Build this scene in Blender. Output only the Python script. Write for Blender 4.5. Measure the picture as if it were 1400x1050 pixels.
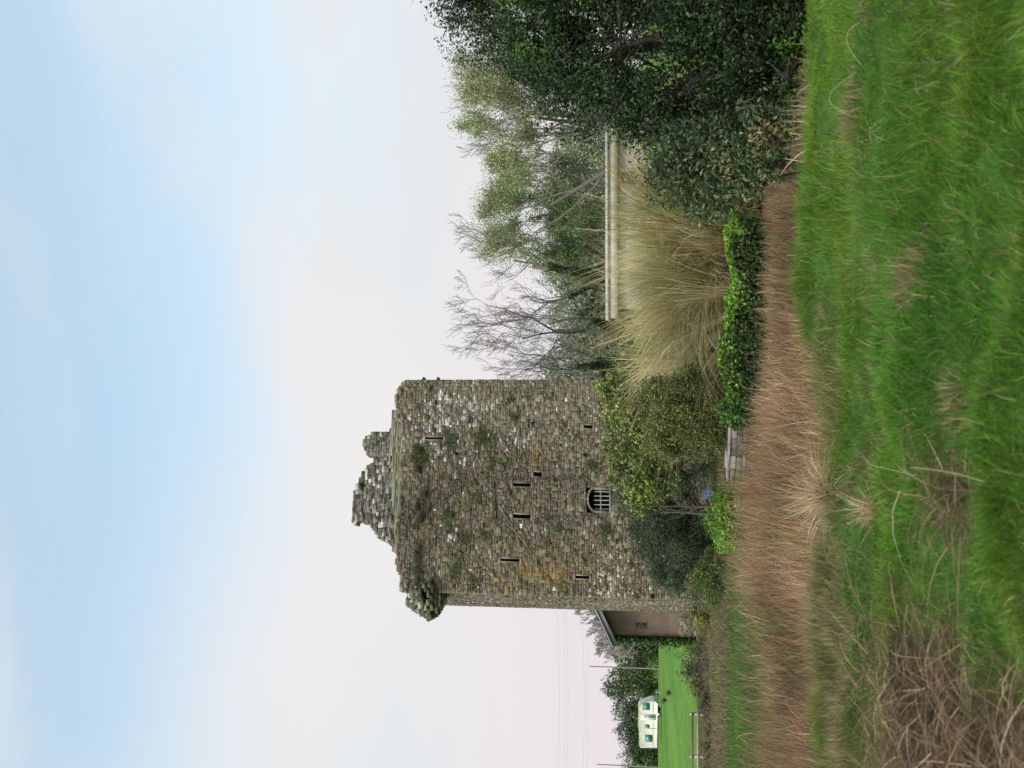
import bpy, math, random
import numpy as np
from mathutils import Vector, Matrix

for o in list(bpy.data.objects):
    bpy.data.objects.remove(o)
scene = bpy.context.scene
COL = scene.collection
R = math.radians

# ------------------------------------------------------------------ camera
# The photograph lies on its side: the world is built upright, the camera is rolled a quarter turn.
FPX = 1400.0                       # focal length in pixels of the 1400 px wide photograph
EYE = np.array([0.0, 0.0, 2.6])
PITCH = math.atan(185 / FPX)       # horizon 185 px below the centre of the upright picture
FW = np.array([0, math.cos(PITCH), math.sin(PITCH)])
UP = np.array([0, -math.sin(PITCH), math.cos(PITCH)])
RT = np.array([1.0, 0, 0])
cam_d = bpy.data.cameras.new("camera")
cam_d.sensor_fit = 'HORIZONTAL'
cam_d.sensor_width = 36.0
cam_d.lens = 36.0 * FPX / 1400.0
cam_d.clip_start = 0.05
cam_d.clip_end = 5000
cam = bpy.data.objects.new("camera", cam_d)
COL.objects.link(cam)
m = Matrix.Identity(4)
for i in range(3):
    m[i][0] = -UP[i]
    m[i][1] = RT[i]
    m[i][2] = -FW[i]
    m[i][3] = EYE[i]
cam.matrix_world = m
scene.camera = cam
cam_d.dof.use_dof = True
cam_d.dof.focus_distance = 38.0
cam_d.dof.aperture_fstop = 2.8

# ------------------------------------------------------------------ sky and sun
SUN_EL, SUN_AZ = R(42), R(215)     # azimuth clockwise from +Y: behind the camera, to its left
world = bpy.data.worlds.new("World")
scene.world = world
world.use_nodes = True
nt = world.node_tree
nt.nodes.clear()
N = nt.nodes.new
L = nt.links.new
out = N('ShaderNodeOutputWorld')
sky = N('ShaderNodeTexSky')
sky.sky_type = 'NISHITA'
sky.sun_disc = False
sky.sun_elevation = SUN_EL
sky.sun_rotation = SUN_AZ
sky.air_density = 1.0
sky.dust_density = 1.0
sky.ozone_density = 0.3
bg1 = N('ShaderNodeBackground')
bg1.inputs[1].default_value = 0.15
tint = N('ShaderNodeMixRGB'); tint.blend_type = 'MULTIPLY'; tint.inputs[0].default_value = 1.0
tint.inputs[2].default_value = (1.07, 1.50, 1.36, 1)
L(sky.outputs[0], tint.inputs[1])
L(tint.outputs[0], bg1.inputs[0])
tc = N('ShaderNodeTexCoord')
sep = N('ShaderNodeSeparateXYZ')
L(tc.outputs['Generated'], sep.inputs[0])
mp = N('ShaderNodeMapping')
mp.inputs['Scale'].default_value = (1.0, 1.0, 2.6)
mp.inputs['Location'].default_value = (3.55, 0.4, 1.75)
L(tc.outputs['Generated'], mp.inputs[0])
no = N('ShaderNodeTexNoise')
no.inputs['Scale'].default_value = 3.4
no.inputs['Detail'].default_value = 5
no.inputs['Roughness'].default_value = 0.5
no.inputs['Distortion'].default_value = 0.35
L(mp.outputs[0], no.inputs['Vector'])
cr = N('ShaderNodeValToRGB')
cr.color_ramp.elements[0].position = 0.36
cr.color_ramp.elements[0].color = (0, 0, 0, 1)
cr.color_ramp.elements[1].position = 0.66
cr.color_ramp.elements[1].color = (1, 1, 1, 1)
cr.color_ramp.interpolation = 'EASE'
L(no.outputs[0], cr.inputs[0])
# veil of cloud: thick near the horizon, thin overhead
veil = N('ShaderNodeMapRange')
veil.inputs['From Min'].default_value = 0.20
veil.inputs['From Max'].default_value = 0.50
veil.inputs['To Min'].default_value = 1.0
veil.inputs['To Max'].default_value = 0.0
veil.interpolation_type = 'SMOOTHSTEP'
L(sep.outputs[2], veil.inputs['Value'])
mx = N('ShaderNodeMath'); mx.operation = 'MULTIPLY_ADD'
L(cr.outputs[0], mx.inputs[0])
mx.inputs[1].default_value = 0.46
L(veil.outputs[0], mx.inputs[2])
mx2 = N('ShaderNodeMath'); mx2.operation = 'MULTIPLY_ADD'; mx2.use_clamp = True
lf = N('ShaderNodeMapRange'); lf.inputs['From Min'].default_value = -0.02; lf.inputs['From Max'].default_value = -0.28
lf.inputs['To Min'].default_value = 0.0; lf.inputs['To Max'].default_value = 0.40
L(sep.outputs[0], lf.inputs['Value'])
hi = N('ShaderNodeMapRange'); hi.interpolation_type = 'SMOOTHSTEP'
hi.inputs['From Min'].default_value = 0.36; hi.inputs['From Max'].default_value = 0.47
hi.inputs['To Min'].default_value = 1.0; hi.inputs['To Max'].default_value = 0.0
L(sep.outputs[2], hi.inputs['Value'])
lh = N('ShaderNodeMath'); lh.operation = 'MULTIPLY'; L(lf.outputs[0], lh.inputs[0]); L(hi.outputs[0], lh.inputs[1])
sm = N('ShaderNodeMath'); sm.operation = 'ADD'; L(mx.outputs[0], sm.inputs[0]); L(lh.outputs[0], sm.inputs[1])
L(sm.outputs[0], mx2.inputs[0])
mx2.inputs[1].default_value = 0.52
mx2.inputs[2].default_value = 0.46
no2 = N('ShaderNodeTexNoise')
no2.inputs['Scale'].default_value = 1.6
no2.inputs['Detail'].default_value = 3
L(mp.outputs[0], no2.inputs['Vector'])
cc = N('ShaderNodeValToRGB')
cc.color_ramp.elements[0].position = 0.35
cc.color_ramp.elements[0].color = (0.68, 0.735, 0.765, 1)
cc.color_ramp.elements[1].position = 0.65
cc.color_ramp.elements[1].color = (0.785, 0.765, 0.765, 1)
L(no2.outputs[0], cc.inputs[0])
bg2 = N('ShaderNodeBackground')
# the veil glows brighter round the hidden sun, behind the camera
dt = N('ShaderNodeVectorMath'); dt.operation = 'DOT_PRODUCT'
L(tc.outputs['Generated'], dt.inputs[0])
dt.inputs[1].default_value = (math.sin(SUN_AZ) * math.cos(SUN_EL), math.cos(SUN_AZ) * math.cos(SUN_EL), math.sin(SUN_EL))
gl = N('ShaderNodeMapRange'); gl.interpolation_type = 'SMOOTHSTEP'
gl.inputs['From Min'].default_value = 0.15; gl.inputs['From Max'].default_value = 0.95
gl.inputs['To Min'].default_value = 0.78; gl.inputs['To Max'].default_value = 2.6
L(dt.outputs['Value'], gl.inputs['Value'])
L(gl.outputs[0], bg2.inputs[1])
low = N('ShaderNodeMapRange'); low.interpolation_type = 'SMOOTHSTEP'
low.inputs['From Min'].default_value = 0.02; low.inputs['From Max'].default_value = 0.26
low.inputs['To Min'].default_value = 1.0; low.inputs['To Max'].default_value = 0.0
L(sep.outputs[2], low.inputs['Value'])
pk = N('ShaderNodeMixRGB'); pk.inputs[2].default_value = (0.755, 0.70, 0.725, 1)
L(low.outputs[0], pk.inputs[0]); L(cc.outputs[0], pk.inputs[1])
L(pk.outputs[0], bg2.inputs[0])
ms = N('ShaderNodeMixShader')
L(mx2.outputs[0], ms.inputs[0])
L(bg1.outputs[0], ms.inputs[1])
L(bg2.outputs[0], ms.inputs[2])
L(ms.outputs[0], out.inputs[0])

sun_d = bpy.data.lights.new("sun", 'SUN')
sun_d.energy = 1.5
sun_d.angle = R(12)
sun_d.color = (1.0, 0.95, 0.87)
sun = bpy.data.objects.new("sun", sun_d)
COL.objects.link(sun)
sdir = Vector((math.sin(SUN_AZ) * math.cos(SUN_EL), math.cos(SUN_AZ) * math.cos(SUN_EL), math.sin(SUN_EL)))
sun.rotation_euler = sdir.to_track_quat('Z', 'Y').to_euler()
sun.location = (-20, -20, 40)

scene.view_settings.view_transform = 'Standard'
scene.view_settings.look = 'None'
scene.view_settings.exposure = 0.5
scene.view_settings.gamma = 1.0

# ------------------------------------------------------------------ helpers
rng = np.random.default_rng(7)


def ray(u, v):
    d = FW + RT * ((u - 525) / FPX) + UP * ((700 - v) / FPX)
    return d


def at(u, v, Y):
    """World point seen at upright pixel (u, v) at distance Y in front of the camera."""
    d = ray(u, v)
    return EYE + d * (Y / d[1])


def smooth(a, b, x):
    t = np.clip((x - a) / (b - a), 0, 1)
    return t * t * (3 - 2 * t)


_perm = np.random.default_rng(99).random((64, 64))


def vnoise(x, y):
    """Value noise on the plane, 0..1, for numpy arrays."""
    x = np.asarray(x, float); y = np.asarray(y, float)
    xi = np.floor(x).astype(int); yi = np.floor(y).astype(int)
    fx = x - xi; fy = y - yi
    fx = fx * fx * (3 - 2 * fx); fy = fy * fy * (3 - 2 * fy)
    a = _perm[xi % 64, yi % 64]; b = _perm[(xi + 1) % 64, yi % 64]
    c = _perm[xi % 64, (yi + 1) % 64]; d = _perm[(xi + 1) % 64, (yi + 1) % 64]
    return (a * (1 - fx) + b * fx) * (1 - fy) + (c * (1 - fx) + d * fx) * fy


def fbm(x, y, o=3):
    s = 0; w = 0
    for k in range(o):
        s = s + vnoise(x * 2 ** k + 17.3 * k, y * 2 ** k - 9.1 * k) / 2 ** k
        w += 1 / 2 ** k
    return s / w


def tag(o, label=None, cat=None, group=None, kind=None):
    if label: o['label'] = label
    if cat: o['category'] = cat
    if group: o['group'] = group
    if kind: o['kind'] = kind
    return o


def empty(name, loc, rz=0.0):
    o = bpy.data.objects.new(name, None)
    COL.objects.link(o)
    o.location = Vector(loc)
    o.rotation_euler = (0, 0, rz)
    o.empty_display_size = 0.3
    return o


def mesh_obj(name, V, F, mat, parent=None, col=None, smooth_sh=False, F3=None, origin=None):
    """V (n,3), F (m,4) quads and / or F3 (k,3) triangles, col (n,3) point colours."""
    V = np.asarray(V, np.float32)
    if origin is not None:
        V = V - np.asarray(origin, np.float32)
    me = bpy.data.meshes.new(name)
    loops = []
    starts = []
    n = 0
    if F is not None and len(F):
        F = np.asarray(F, np.int32)
        loops.append(F.ravel()); starts.append(np.arange(len(F)) * 4); n = len(F) * 4
    if F3 is not None and len(F3):
        F3 = np.asarray(F3, np.int32)
        loops.append(F3.ravel()); starts.append(n + np.arange(len(F3)) * 3)
    loops = np.concatenate(loops).astype(np.int32)
    starts = np.concatenate(starts).astype(np.int32)
    me.vertices.add(len(V)); me.vertices.foreach_set('co', V.ravel())
    me.loops.add(len(loops)); me.loops.foreach_set('vertex_index', loops)
    me.polygons.add(len(starts)); me.polygons.foreach_set('loop_start', starts)
    me.update(calc_edges=True)
    me.validate()
    if col is not None:
        col = np.asarray(col, np.float32)
        a = me.color_attributes.new('Col', 'FLOAT_COLOR', 'POINT')
        c4 = np.ones((len(V), 4), np.float32); c4[:, :3] = col
        a.data.foreach_set('color', c4.ravel())
    if smooth_sh:
        me.polygons.foreach_set('use_smooth', np.ones(len(me.polygons), bool))
    me.materials.append(mat)
    o = bpy.data.objects.new(name, me)
    COL.objects.link(o)
    if parent is not None:
        o.parent = parent
    if origin is not None:
        o.location = Vector([float(c) for c in origin])
    return o


class MB:
    """Collects quads / triangles, builds ONE mesh."""
    def __init__(self):
        self.V = []; self.F = []; self.T = []; self.C = []; self.n = 0

    def add(self, V, F=None, T=None, c=None):
        V = np.asarray(V, float)
        if F is not None and len(F): self.F.append(np.asarray(F) + self.n)
        if T is not None and len(T): self.T.append(np.asarray(T) + self.n)
        self.V.append(V); self.n += len(V)
        c = np.array([0.5, 0.5, 0.5]) if c is None else np.asarray(c, float)
        if c.ndim == 1: c = np.tile(c, (len(V), 1))
        self.C.append(c)
        return self

    def box(self, a, b, c=None, taper=0.0):
        x0, y0, z0 = a; x1, y1, z1 = b
        t = taper
        V = [(x0, y0, z0), (x1, y0, z0), (x1, y1, z0), (x0, y1, z0),
             (x0 + t, y0 + t, z1), (x1 - t, y0 + t, z1), (x1 - t, y1 - t, z1), (x0 + t, y1 - t, z1)]
        F = [(0, 3, 2, 1), (4, 5, 6, 7), (0, 1, 5, 4), (1, 2, 6, 5), (2, 3, 7, 6), (3, 0, 4, 7)]
        return self.add(V, F, None, c)

    def bar(self, p, q, r, c=None, k=6, r2=None):
        V, F = tubes(np.array([[*p, *q, r, r if r2 is None else r2]], float), k, caps=True)
        return self.add(V, F, None, c)

    def prism(self, prof, x0, x1, axis='x', c=None):
        """Closed polygon prof [(a, b)...] extruded along an axis."""
        n = len(prof); V = []
        for X in (x0, x1):
            for a, b in prof:
                V.append({'x': (X, a, b), 'y': (a, X, b), 'z': (a, b, X)}[axis])
        F = [(i, (i + 1) % n, n + (i + 1) % n, n + i) for i in range(n)]
        T = []
        for s in (0, n):
            for i in range(1, n - 1): T.append((s, s + i, s + i + 1))
        return self.add(V, F, T, c)

    def data(self):
        return (np.concatenate(self.V), np.concatenate(self.F) if self.F else None,
                np.concatenate(self.T) if self.T else None, np.concatenate(self.C))

    def build(self, name, mat, parent=None, origin=None, sm=False):
        V, F, T, C = self.data()
        return mesh_obj(name, V, F, mat, parent, C, sm, T, origin)


def tubes(S, k=4, caps=False):
    """S (n,8): p, q, r0, r1 -> open tubes with k sides."""
    p = S[:, 0:3]; q = S[:, 3:6]; r0 = S[:, 6]; r1 = S[:, 7]
    d = q - p; d = d / np.maximum(np.linalg.norm(d, axis=1, keepdims=True), 1e-9)
    ref = np.where(np.abs(d[:, 2:3]) < 0.9, np.array([[0, 0, 1.0]]), np.array([[1.0, 0, 0]]))
    a = np.cross(d, ref); a /= np.linalg.norm(a, axis=1, keepdims=True)
    b = np.cross(d, a)
    n = len(S); V = np.zeros((n, 2 * k, 3)); F = []
    for i in range(k):
        t = 2 * math.pi * i / k
        o = a * math.cos(t) + b * math.sin(t)
        V[:, i] = p + o * r0[:, None]; V[:, k + i] = q + o * r1[:, None]
        F.append((i, (i + 1) % k, k + (i + 1) % k, k + i))
    if caps and k >= 4:
        for s in (0, k):
            for i in range(1, k - 1, 2):
                F.append((s, s + i, s + i + 1, s + (i + 2) % k))
    F = np.array(F)
    FF = (F[None] + (np.arange(n) * 2 * k)[:, None, None]).reshape(-1, 4)
    return V.reshape(-1, 3), FF


def unit(v):
    return v / np.maximum(np.linalg.norm(v, axis=-1, keepdims=True), 1e-9)


def leaf_cards(P, Nrm, size, aspect, g, upb=0.3, flat=0.5):
    """One folded rhomb per point; Nrm is the outward direction (n,3)."""
    n = len(P)
    nn = unit(Nrm * flat + g.normal(size=(n, 3)) * 0.55 + np.array([0, 0, upb]))
    t = unit(np.cross(nn, g.normal(size=(n, 3))))
    s = np.cross(nn, t)
    ln = size * g.uniform(0.6, 1.35, n)[:, None]; w = ln * aspect * g.uniform(0.75, 1.25, n)[:, None]
    V = np.zeros((n, 4, 3))
    V[:, 0] = P - t * ln * 0.5
    V[:, 1] = P + s * w * 0.5 + nn * w * 0.18 - t * ln * 0.06
    V[:, 2] = P + t * ln * 0.5 - nn * ln * 0.10
    V[:, 3] = P - s * w * 0.5 + nn * w * 0.18 - t * ln * 0.06
    F = np.arange(n * 4).reshape(n, 4)
    return V.reshape(-1, 3), F


def strands(B, D, ln, wd, droop, g, seg=4, curl=0.0, droop_pow=2.0, bend=None):
    """Blades: base B, unit start direction D, length, width, droop (metres the tip falls per length^...)."""
    n = len(B)
    ln = np.asarray(ln, float); wd = np.asarray(wd, float); droop = np.asarray(droop, float)
    side = unit(np.cross(D, g.normal(size=(n, 3))))
    V = np.zeros((n, seg + 1, 2, 3))
    hz = D.copy(); hz[:, 2] = 0; hz = unit(hz + 1e-6)
    for i in range(seg + 1):
        t = i / seg
        c = B + D * (ln * t)[:, None]
        c[:, 2] -= droop * ln * t ** droop_pow
        c += hz * (droop * ln * 0.45 * t ** droop_pow)[:, None]
        if bend is not None: c += bend * (ln * t * t)[:, None]
        if np.any(curl): c += side * (curl * ln * t * t)[:, None]
        w = wd * (1.0 - 0.85 * t ** 1.6) * 0.5
        V[:, i, 0] = c - side * w[:, None]; V[:, i, 1] = c + side * w[:, None]
    F = []
    for i in range(seg):
        a = 2 * i
        F.append((a, a + 1, a + 3, a + 2))
    F = np.array(F)
    FF = (F[None] + (np.arange(n) * 2 * (seg + 1))[:, None, None]).reshape(-1, 4)
    return V.reshape(-1, 3), FF


def mixc(cols, n, g, wts=None, vary=0.25):
    cols = np.array(cols, float)
    i = g.choice(len(cols), n, p=None if wts is None else np.array(wts) / np.sum(wts))
    c = cols[i] * np.exp(g.normal(0, vary, n))[:, None]
    return np.clip(c * (1 + g.normal(0, 0.025, (n, 3))), 0.002, 0.95)


# ------------------------------------------------------------------ materials
def mat_new(name):
    mt = bpy.data.materials.new(name)
    mt.use_nodes = True
    return mt, mt.node_tree, mt.node_tree.nodes['Principled BSDF']


def attr_mat(name, rough=0.8, noise=None, bump=0.0, bscale=20.0, transl=0.0, spec=0.3):
    """Colour from the 'Col' attribute, mottled by noise in object space."""
    mt, t, b = mat_new(name)
    a = t.nodes.new('ShaderNodeVertexColor'); a.layer_name = 'Col'
    src = a.outputs[0]
    b.inputs['Roughness'].default_value = rough
    b.inputs['Specular IOR Level'].default_value = spec
    co = t.nodes.new('ShaderNodeTexCoord')
    if noise:
        for sc, lo, hi in noise:
            n = t.nodes.new('ShaderNodeTexNoise')
            n.inputs['Scale'].default_value = sc; n.inputs['Detail'].default_value = 4
            t.links.new(co.outputs['Object'], n.inputs['Vector'])
            r = t.nodes.new('ShaderNodeMapRange')
            r.inputs['From Min'].default_value = 0.3; r.inputs['From Max'].default_value = 0.7
            r.inputs['To Min'].default_value = lo; r.inputs['To Max'].default_value = hi
            t.links.new(n.outputs[0], r.inputs['Value'])
            mu = t.nodes.new('ShaderNodeMixRGB'); mu.blend_type = 'MULTIPLY'; mu.inputs[0].default_value = 1
            t.links.new(src, mu.inputs[1]); t.links.new(r.outputs[0], mu.inputs[2])
            src = mu.outputs[0]
    t.links.new(src, b.inputs['Base Color'])
    if bump:
        n = t.nodes.new('ShaderNodeTexNoise')
        n.inputs['Scale'].default_value = bscale; n.inputs['Detail'].default_value = 6
        t.links.new(co.outputs['Object'], n.inputs['Vector'])
        bp = t.nodes.new('ShaderNodeBump'); bp.inputs['Strength'].default_value = bump
        bp.inputs['Distance'].default_value = 0.03
        t.links.new(n.outputs[0], bp.inputs['Height']); t.links.new(bp.outputs[0], b.inputs['Normal'])
    if transl:
        tr = t.nodes.new('ShaderNodeBsdfTranslucent')
        t.links.new(src, tr.inputs[0])
        mxs = t.nodes.new('ShaderNodeMixShader'); mxs.inputs[0].default_value = transl
        t.links.new(b.outputs[0], mxs.inputs[1]); t.links.new(tr.outputs[0], mxs.inputs[2])
        t.links.new(mxs.outputs[0], t.nodes['Material Output'].inputs[0])
    return mt


M_LEAF = attr_mat('leaf', 0.6, transl=0.25, spec=0.2)
M_GLOSSLEAF = attr_mat('glossy_leaf', 0.45, transl=0.15, spec=0.25)
M_GRASS = attr_mat('grass_blade', 0.6, transl=0.3, spec=0.25)
M_DRY = attr_mat('dry_stem', 0.75, transl=0.2, spec=0.2)
M_BARK = attr_mat('bark', 0.9, noise=[(6, 0.7, 1.25)], spec=0.15)
M_STONE = attr_mat('stone', 0.92, noise=[(3.0, 0.78, 1.20), (22, 0.75, 1.25)], bump=0.5, bscale=26, spec=0.15)
M_GROUND = attr_mat('ground', 0.95, noise=[(1.3, 0.75, 1.25), (9, 0.65, 1.3)], bump=0.6, bscale=12, spec=0.1)
M_PAINT = attr_mat('paint', 0.55, noise=[(2.5, 0.9, 1.06), (18, 0.94, 1.04)], spec=0.4)
M_RENDER = attr_mat('stained_render', 0.9, noise=[(0.9, 0.72, 1.2), (6, 0.85, 1.12)], bump=0.2, spec=0.1)
M_PANEL = attr_mat('caravan_skin', 0.4, noise=[(1.2, 0.92, 1.05)], spec=0.5)
M_WOOD = attr_mat('weathered_wood', 0.85, noise=[(9, 0.7, 1.2)], bump=0.3, spec=0.2)
M_METAL = attr_mat('grey_metal', 0.5, noise=[(5, 0.8, 1.15)], spec=0.5)
M_RUBBER = attr_mat('rubber', 0.8, noise=[(8, 0.8, 1.2)], spec=0.3)
mt, t, b = mat_new('window_glass')
b.inputs['Roughness'].default_value = 0.12
b.inputs['Specular IOR Level'].default_value = 0.7
a_ = t.nodes.new('ShaderNodeVertexColor'); a_.layer_name = 'Col'
t.links.new(a_.outputs[0], b.inputs['Base Color'])
M_GLASS = mt


# ------------------------------------------------------------------ terrain
def bank_edge(x):
    return 10.0 - 0.75 * smooth(1.6, -0.6, x) + 0.5 * np.sin(x * 0.7) + 0.9 * (vnoise(x * 0.5 + 3, x * 0 + 8) - 0.5)


def ground_z(x, y):
    x = np.asarray(x, float); y = np.asarray(y, float)
    e = bank_edge(x)
    hump = ((fbm(x * 0.55 + 5, y * 1.25 + 2) - 0.5) * 0.42 + (fbm(x * 2.0 + 15, y * 2.6 + 2, 2) - 0.5) * 0.30)
    hump = hump - 0.20 * np.exp(-(((x - 1.15) / 0.45) ** 2 + ((y - 5.0) / 0.30) ** 2)) + 0.10 * np.exp(-(((x - 1.0) / 0.7) ** 2 + ((y - 5.75) / 0.35) ** 2))
    hump = hump - 0.12 * np.exp(-(((x + 0.62) / 0.25) ** 2 + ((y - 5.6) / 0.35) ** 2))
    hump = hump * (1 - smooth(11, 15, y)) * smooth(0.5, 3.5, np.hypot(x, y))
    bank = 0.98 + hump - 0.10 * smooth(-2, -4, x)
    low = -0.45 + 0.25 * (fbm(x * 0.4, y * 0.4) - 0.5)
    z = bank + (low - bank) * smooth(e, e + 3.2, y)
    z = z + 0.45 * smooth(28, 36, y)
    z = z + 1.15 * smooth(52, 125, y) * smooth(-2, -14, x)
    z = z + 1.0 * smooth(37, 46, y) * smooth(1.5, 5, x)
    z = z + 0.006 * np.clip(y - 140, 0, None) * smooth(120, 220, y)
    z = z + 0.25 * (fbm(x * 0.05, y * 0.05) - 0.5) * smooth(30, 80, y)
    return z


def axis_pts(fine0, fine1, step, far0, far1):
    a = list(np.arange(fine0, fine1 + 1e-6, step))
    s = step; p = fine1
    while p < far1:
        s *= 1.16; p += s; a.append(min(p, far1))
    s = step; p = fine0
    while p > far0:
        s *= 1.16; p -= s; a.insert(0, max(p, far0))
    return np.array(a)


gx = axis_pts(-7, 7, 0.14, -1500, 1500)
gy = axis_pts(2, 16, 0.14, -300, 2500)
GX, GY = np.meshgrid(gx, gy)
GZ = ground_z(GX, GY)
nx, ny = len(gx), len(gy)
V = np.stack([GX.ravel(), GY.ravel(), GZ.ravel()], 1)
ii, jj = np.meshgrid(np.arange(nx - 1), np.arange(ny - 1))
i0 = (jj * nx + ii).ravel()
F = np.stack([i0, i0 + 1, i0 + nx + 1, i0 + nx], 1)
X_, Y_ = V[:, 0], V[:, 1]
c_turf = np.array([0.035, 0.085, 0.014]); c_soil = np.array([0.035, 0.024, 0.014])
c_marsh = np.array([0.085, 0.055, 0.03]); c_field = np.array([0.088, 0.178, 0.024])


def dryness(x, y):
    """1 where the bank is bare or covered by dead brown stems."""
    d = smooth(-1.0, -1.7, x) * smooth(7.9, 6.6, y + 0.5 * (fbm(x * 1.3, y * 1.3) - 0.5) + (x + 2.5) * 0.35)
    d2 = np.exp(-(((x + 0.62) / 0.28) ** 2 + ((y - 5.75) / 0.42) ** 2))
    d3 = np.exp(-(((x - 0.95) / 0.30) ** 2 + ((y - 4.75) / 0.25) ** 2)) * 0.9
    return np.clip(np.maximum(np.maximum(d, d2), d3), 0, 1)


mmx = smooth(bank_edge(X_) - 0.3, bank_edge(X_) + 1.2, Y_) * (1 - smooth(29, 33, Y_))
n1 = fbm(X_ * 1.1, Y_ * 1.1)
dr = np.clip(dryness(X_, Y_) + 0.35 * smooth(0.55, 0.75, n1), 0, 1)
col = c_turf + (c_soil - c_turf) * dr[:, None]
col = col + (c_marsh - col) * mmx[:, None]
fld = (smooth(34, 40, Y_))[:, None]
col = col + (c_field - col) * fld
rgh = (smooth(36, 40, Y_) * (1 - smooth(48, 52, Y_)) * (1 - smooth(-10.5, -9, X_)))[:, None]
col = col + (np.array([0.085, 0.075, 0.035]) - col) * rgh * 0.8
gard = (smooth(28, 30, Y_) * (1 - smooth(46, 50, Y_)) * smooth(-10.5, -9.0, X_) * (1 - smooth(2, 4, X_)))[:, None]
col = col + (np.array([0.05, 0.05, 0.025]) - col) * gard * 0.85  # dark garden soil, shade under the shrubs put into its colour
col = col * (0.7 + 0.6 * fbm(X_ * 0.3, Y_ * 0.3))[:, None] * (1 + (fbm(X_ * 0.09 + 3, Y_ * 0.14 + 5) - 0.5)[:, None] * np.array([0.9, 0.3, 0.2]))
g_ = mesh_obj('ground', V, F, M_GROUND, None, col, True)
tag(g_, kind='structure')

# ------------------------------------------------------------------ grass, reeds, dead stems (uncountable ground cover)
def in_view(x, y, mar=1.2):
    return np.abs(x) < y * 0.40 + mar


def meadow():
    g = np.random.default_rng(11)
    n = 700000
    y = 2.8 + (12.2 - 2.8) * g.random(n) ** 0.95
    x = (g.random(n) * 2 - 1) * (y * 0.40 + 1.7)
    e = bank_edge(x)
    keep = y < e + 1.2 - 0.9 * g.random(n)
    dr = dryness(x, y)
    patch = fbm(x * 1.6 + 3, y * 2.2)
    keep &= g.random(n) > dr * 0.93
    keep &= g.random(n) < 0.35 + 1.25 * patch
    x, y = x[keep], y[keep]; n = len(x); patch = patch[keep]; dr = dr[keep]; e = e[keep]
    z = ground_z(x, y) - 0.01
    tall = fbm(x * 1.3 + 9, y * 1.9 + 4)
    # standing brown stems in a band at the left of the bank, and a straw streak behind the tussock
    band = smooth(0.9, 0.25, np.abs((y - 8.5 - 0.12 * (x + 3)) / 0.95) + 0.5 * (fbm(x * 0.9 + 2, y * 1.4) - 0.5)) * smooth(-1.0, -2.0, x)
    band = np.maximum(band, 0.75 * smooth(0.42, 0.62, fbm(x * 0.9 + 12, y * 1.4 + 3)) * smooth(7.0, 9.5, y) * smooth(1.3, -0.3, x))
    band = np.maximum(band, 0.8 * np.exp(-(((x + 0.85) / 0.5) ** 2 + ((y - 8.5) / 0.8) ** 2)) * smooth(0.35, 0.6, fbm(x * 2.3, y * 2.3)))
    band = np.maximum(band, 0.7 * smooth(0.60, 0.72, fbm(x * 1.5 + 50, y * 2.0 + 9)))
    h = (0.05 + 0.115 * smooth(0.3, 0.75, tall)) * g.uniform(0.5, 1.5, n) + 0.10 * band * g.random(n)
    ang = 2 * math.pi * (vnoise(x * 1.6 + 4, y * 1.6 + 11) * 1.3) + g.normal(0, 1.5, n)
    lean = np.clip(g.normal(0.42, 0.32, n), 0.02, 1.1) * (1 - 0.6 * band)
    D = unit(np.stack([np.cos(ang) * lean, np.sin(ang) * lean - 0.08, np.ones(n)], 1))
    V, F = strands(np.stack([x, y, z], 1), D, h, g.uniform(0.0022, 0.0050, n), g.uniform(0.1, 0.6, n), g, 2)
    c = mixc([(0.078, 0.195, 0.016), (0.055, 0.150, 0.016), (0.115, 0.25, 0.022), (0.045, 0.115, 0.020)], n, g, [4, 4, 2, 2], 0.22)
    yel = (fbm(x * 0.55 + 7, y * 0.9 + 1) - 0.45)[:, None]
    c = c * (1 + yel * np.array([1.6, 0.6, 0.3]))
    c = c * (0.78 + 0.58 * fbm(x * 0.9 + 21, y * 1.6 + 6))[:, None] * np.array([1.10, 1.0, 0.8])
    dead = g.random(n) < 0.85 * band + 0.075 + 0.16 * dr + 0.10 * smooth(0.58, 0.72, fbm(x * 0.9 + 2, y * 0.5 + 31))
    c[dead] = mixc([(0.33, 0.25, 0.125), (0.21, 0.13, 0.068), (0.40, 0.33, 0.19), (0.13, 0.08, 0.045)], dead.sum(), g)
    c = np.clip(c, 0.004, 0.8)
    o = mesh_obj('meadow_grass', V, F, M_GRASS, None, np.repeat(c, 6, 0))
    tag(o, 'long green tussocky grass covering the foreground bank', 'grass', kind='stuff')


meadow()


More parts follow.
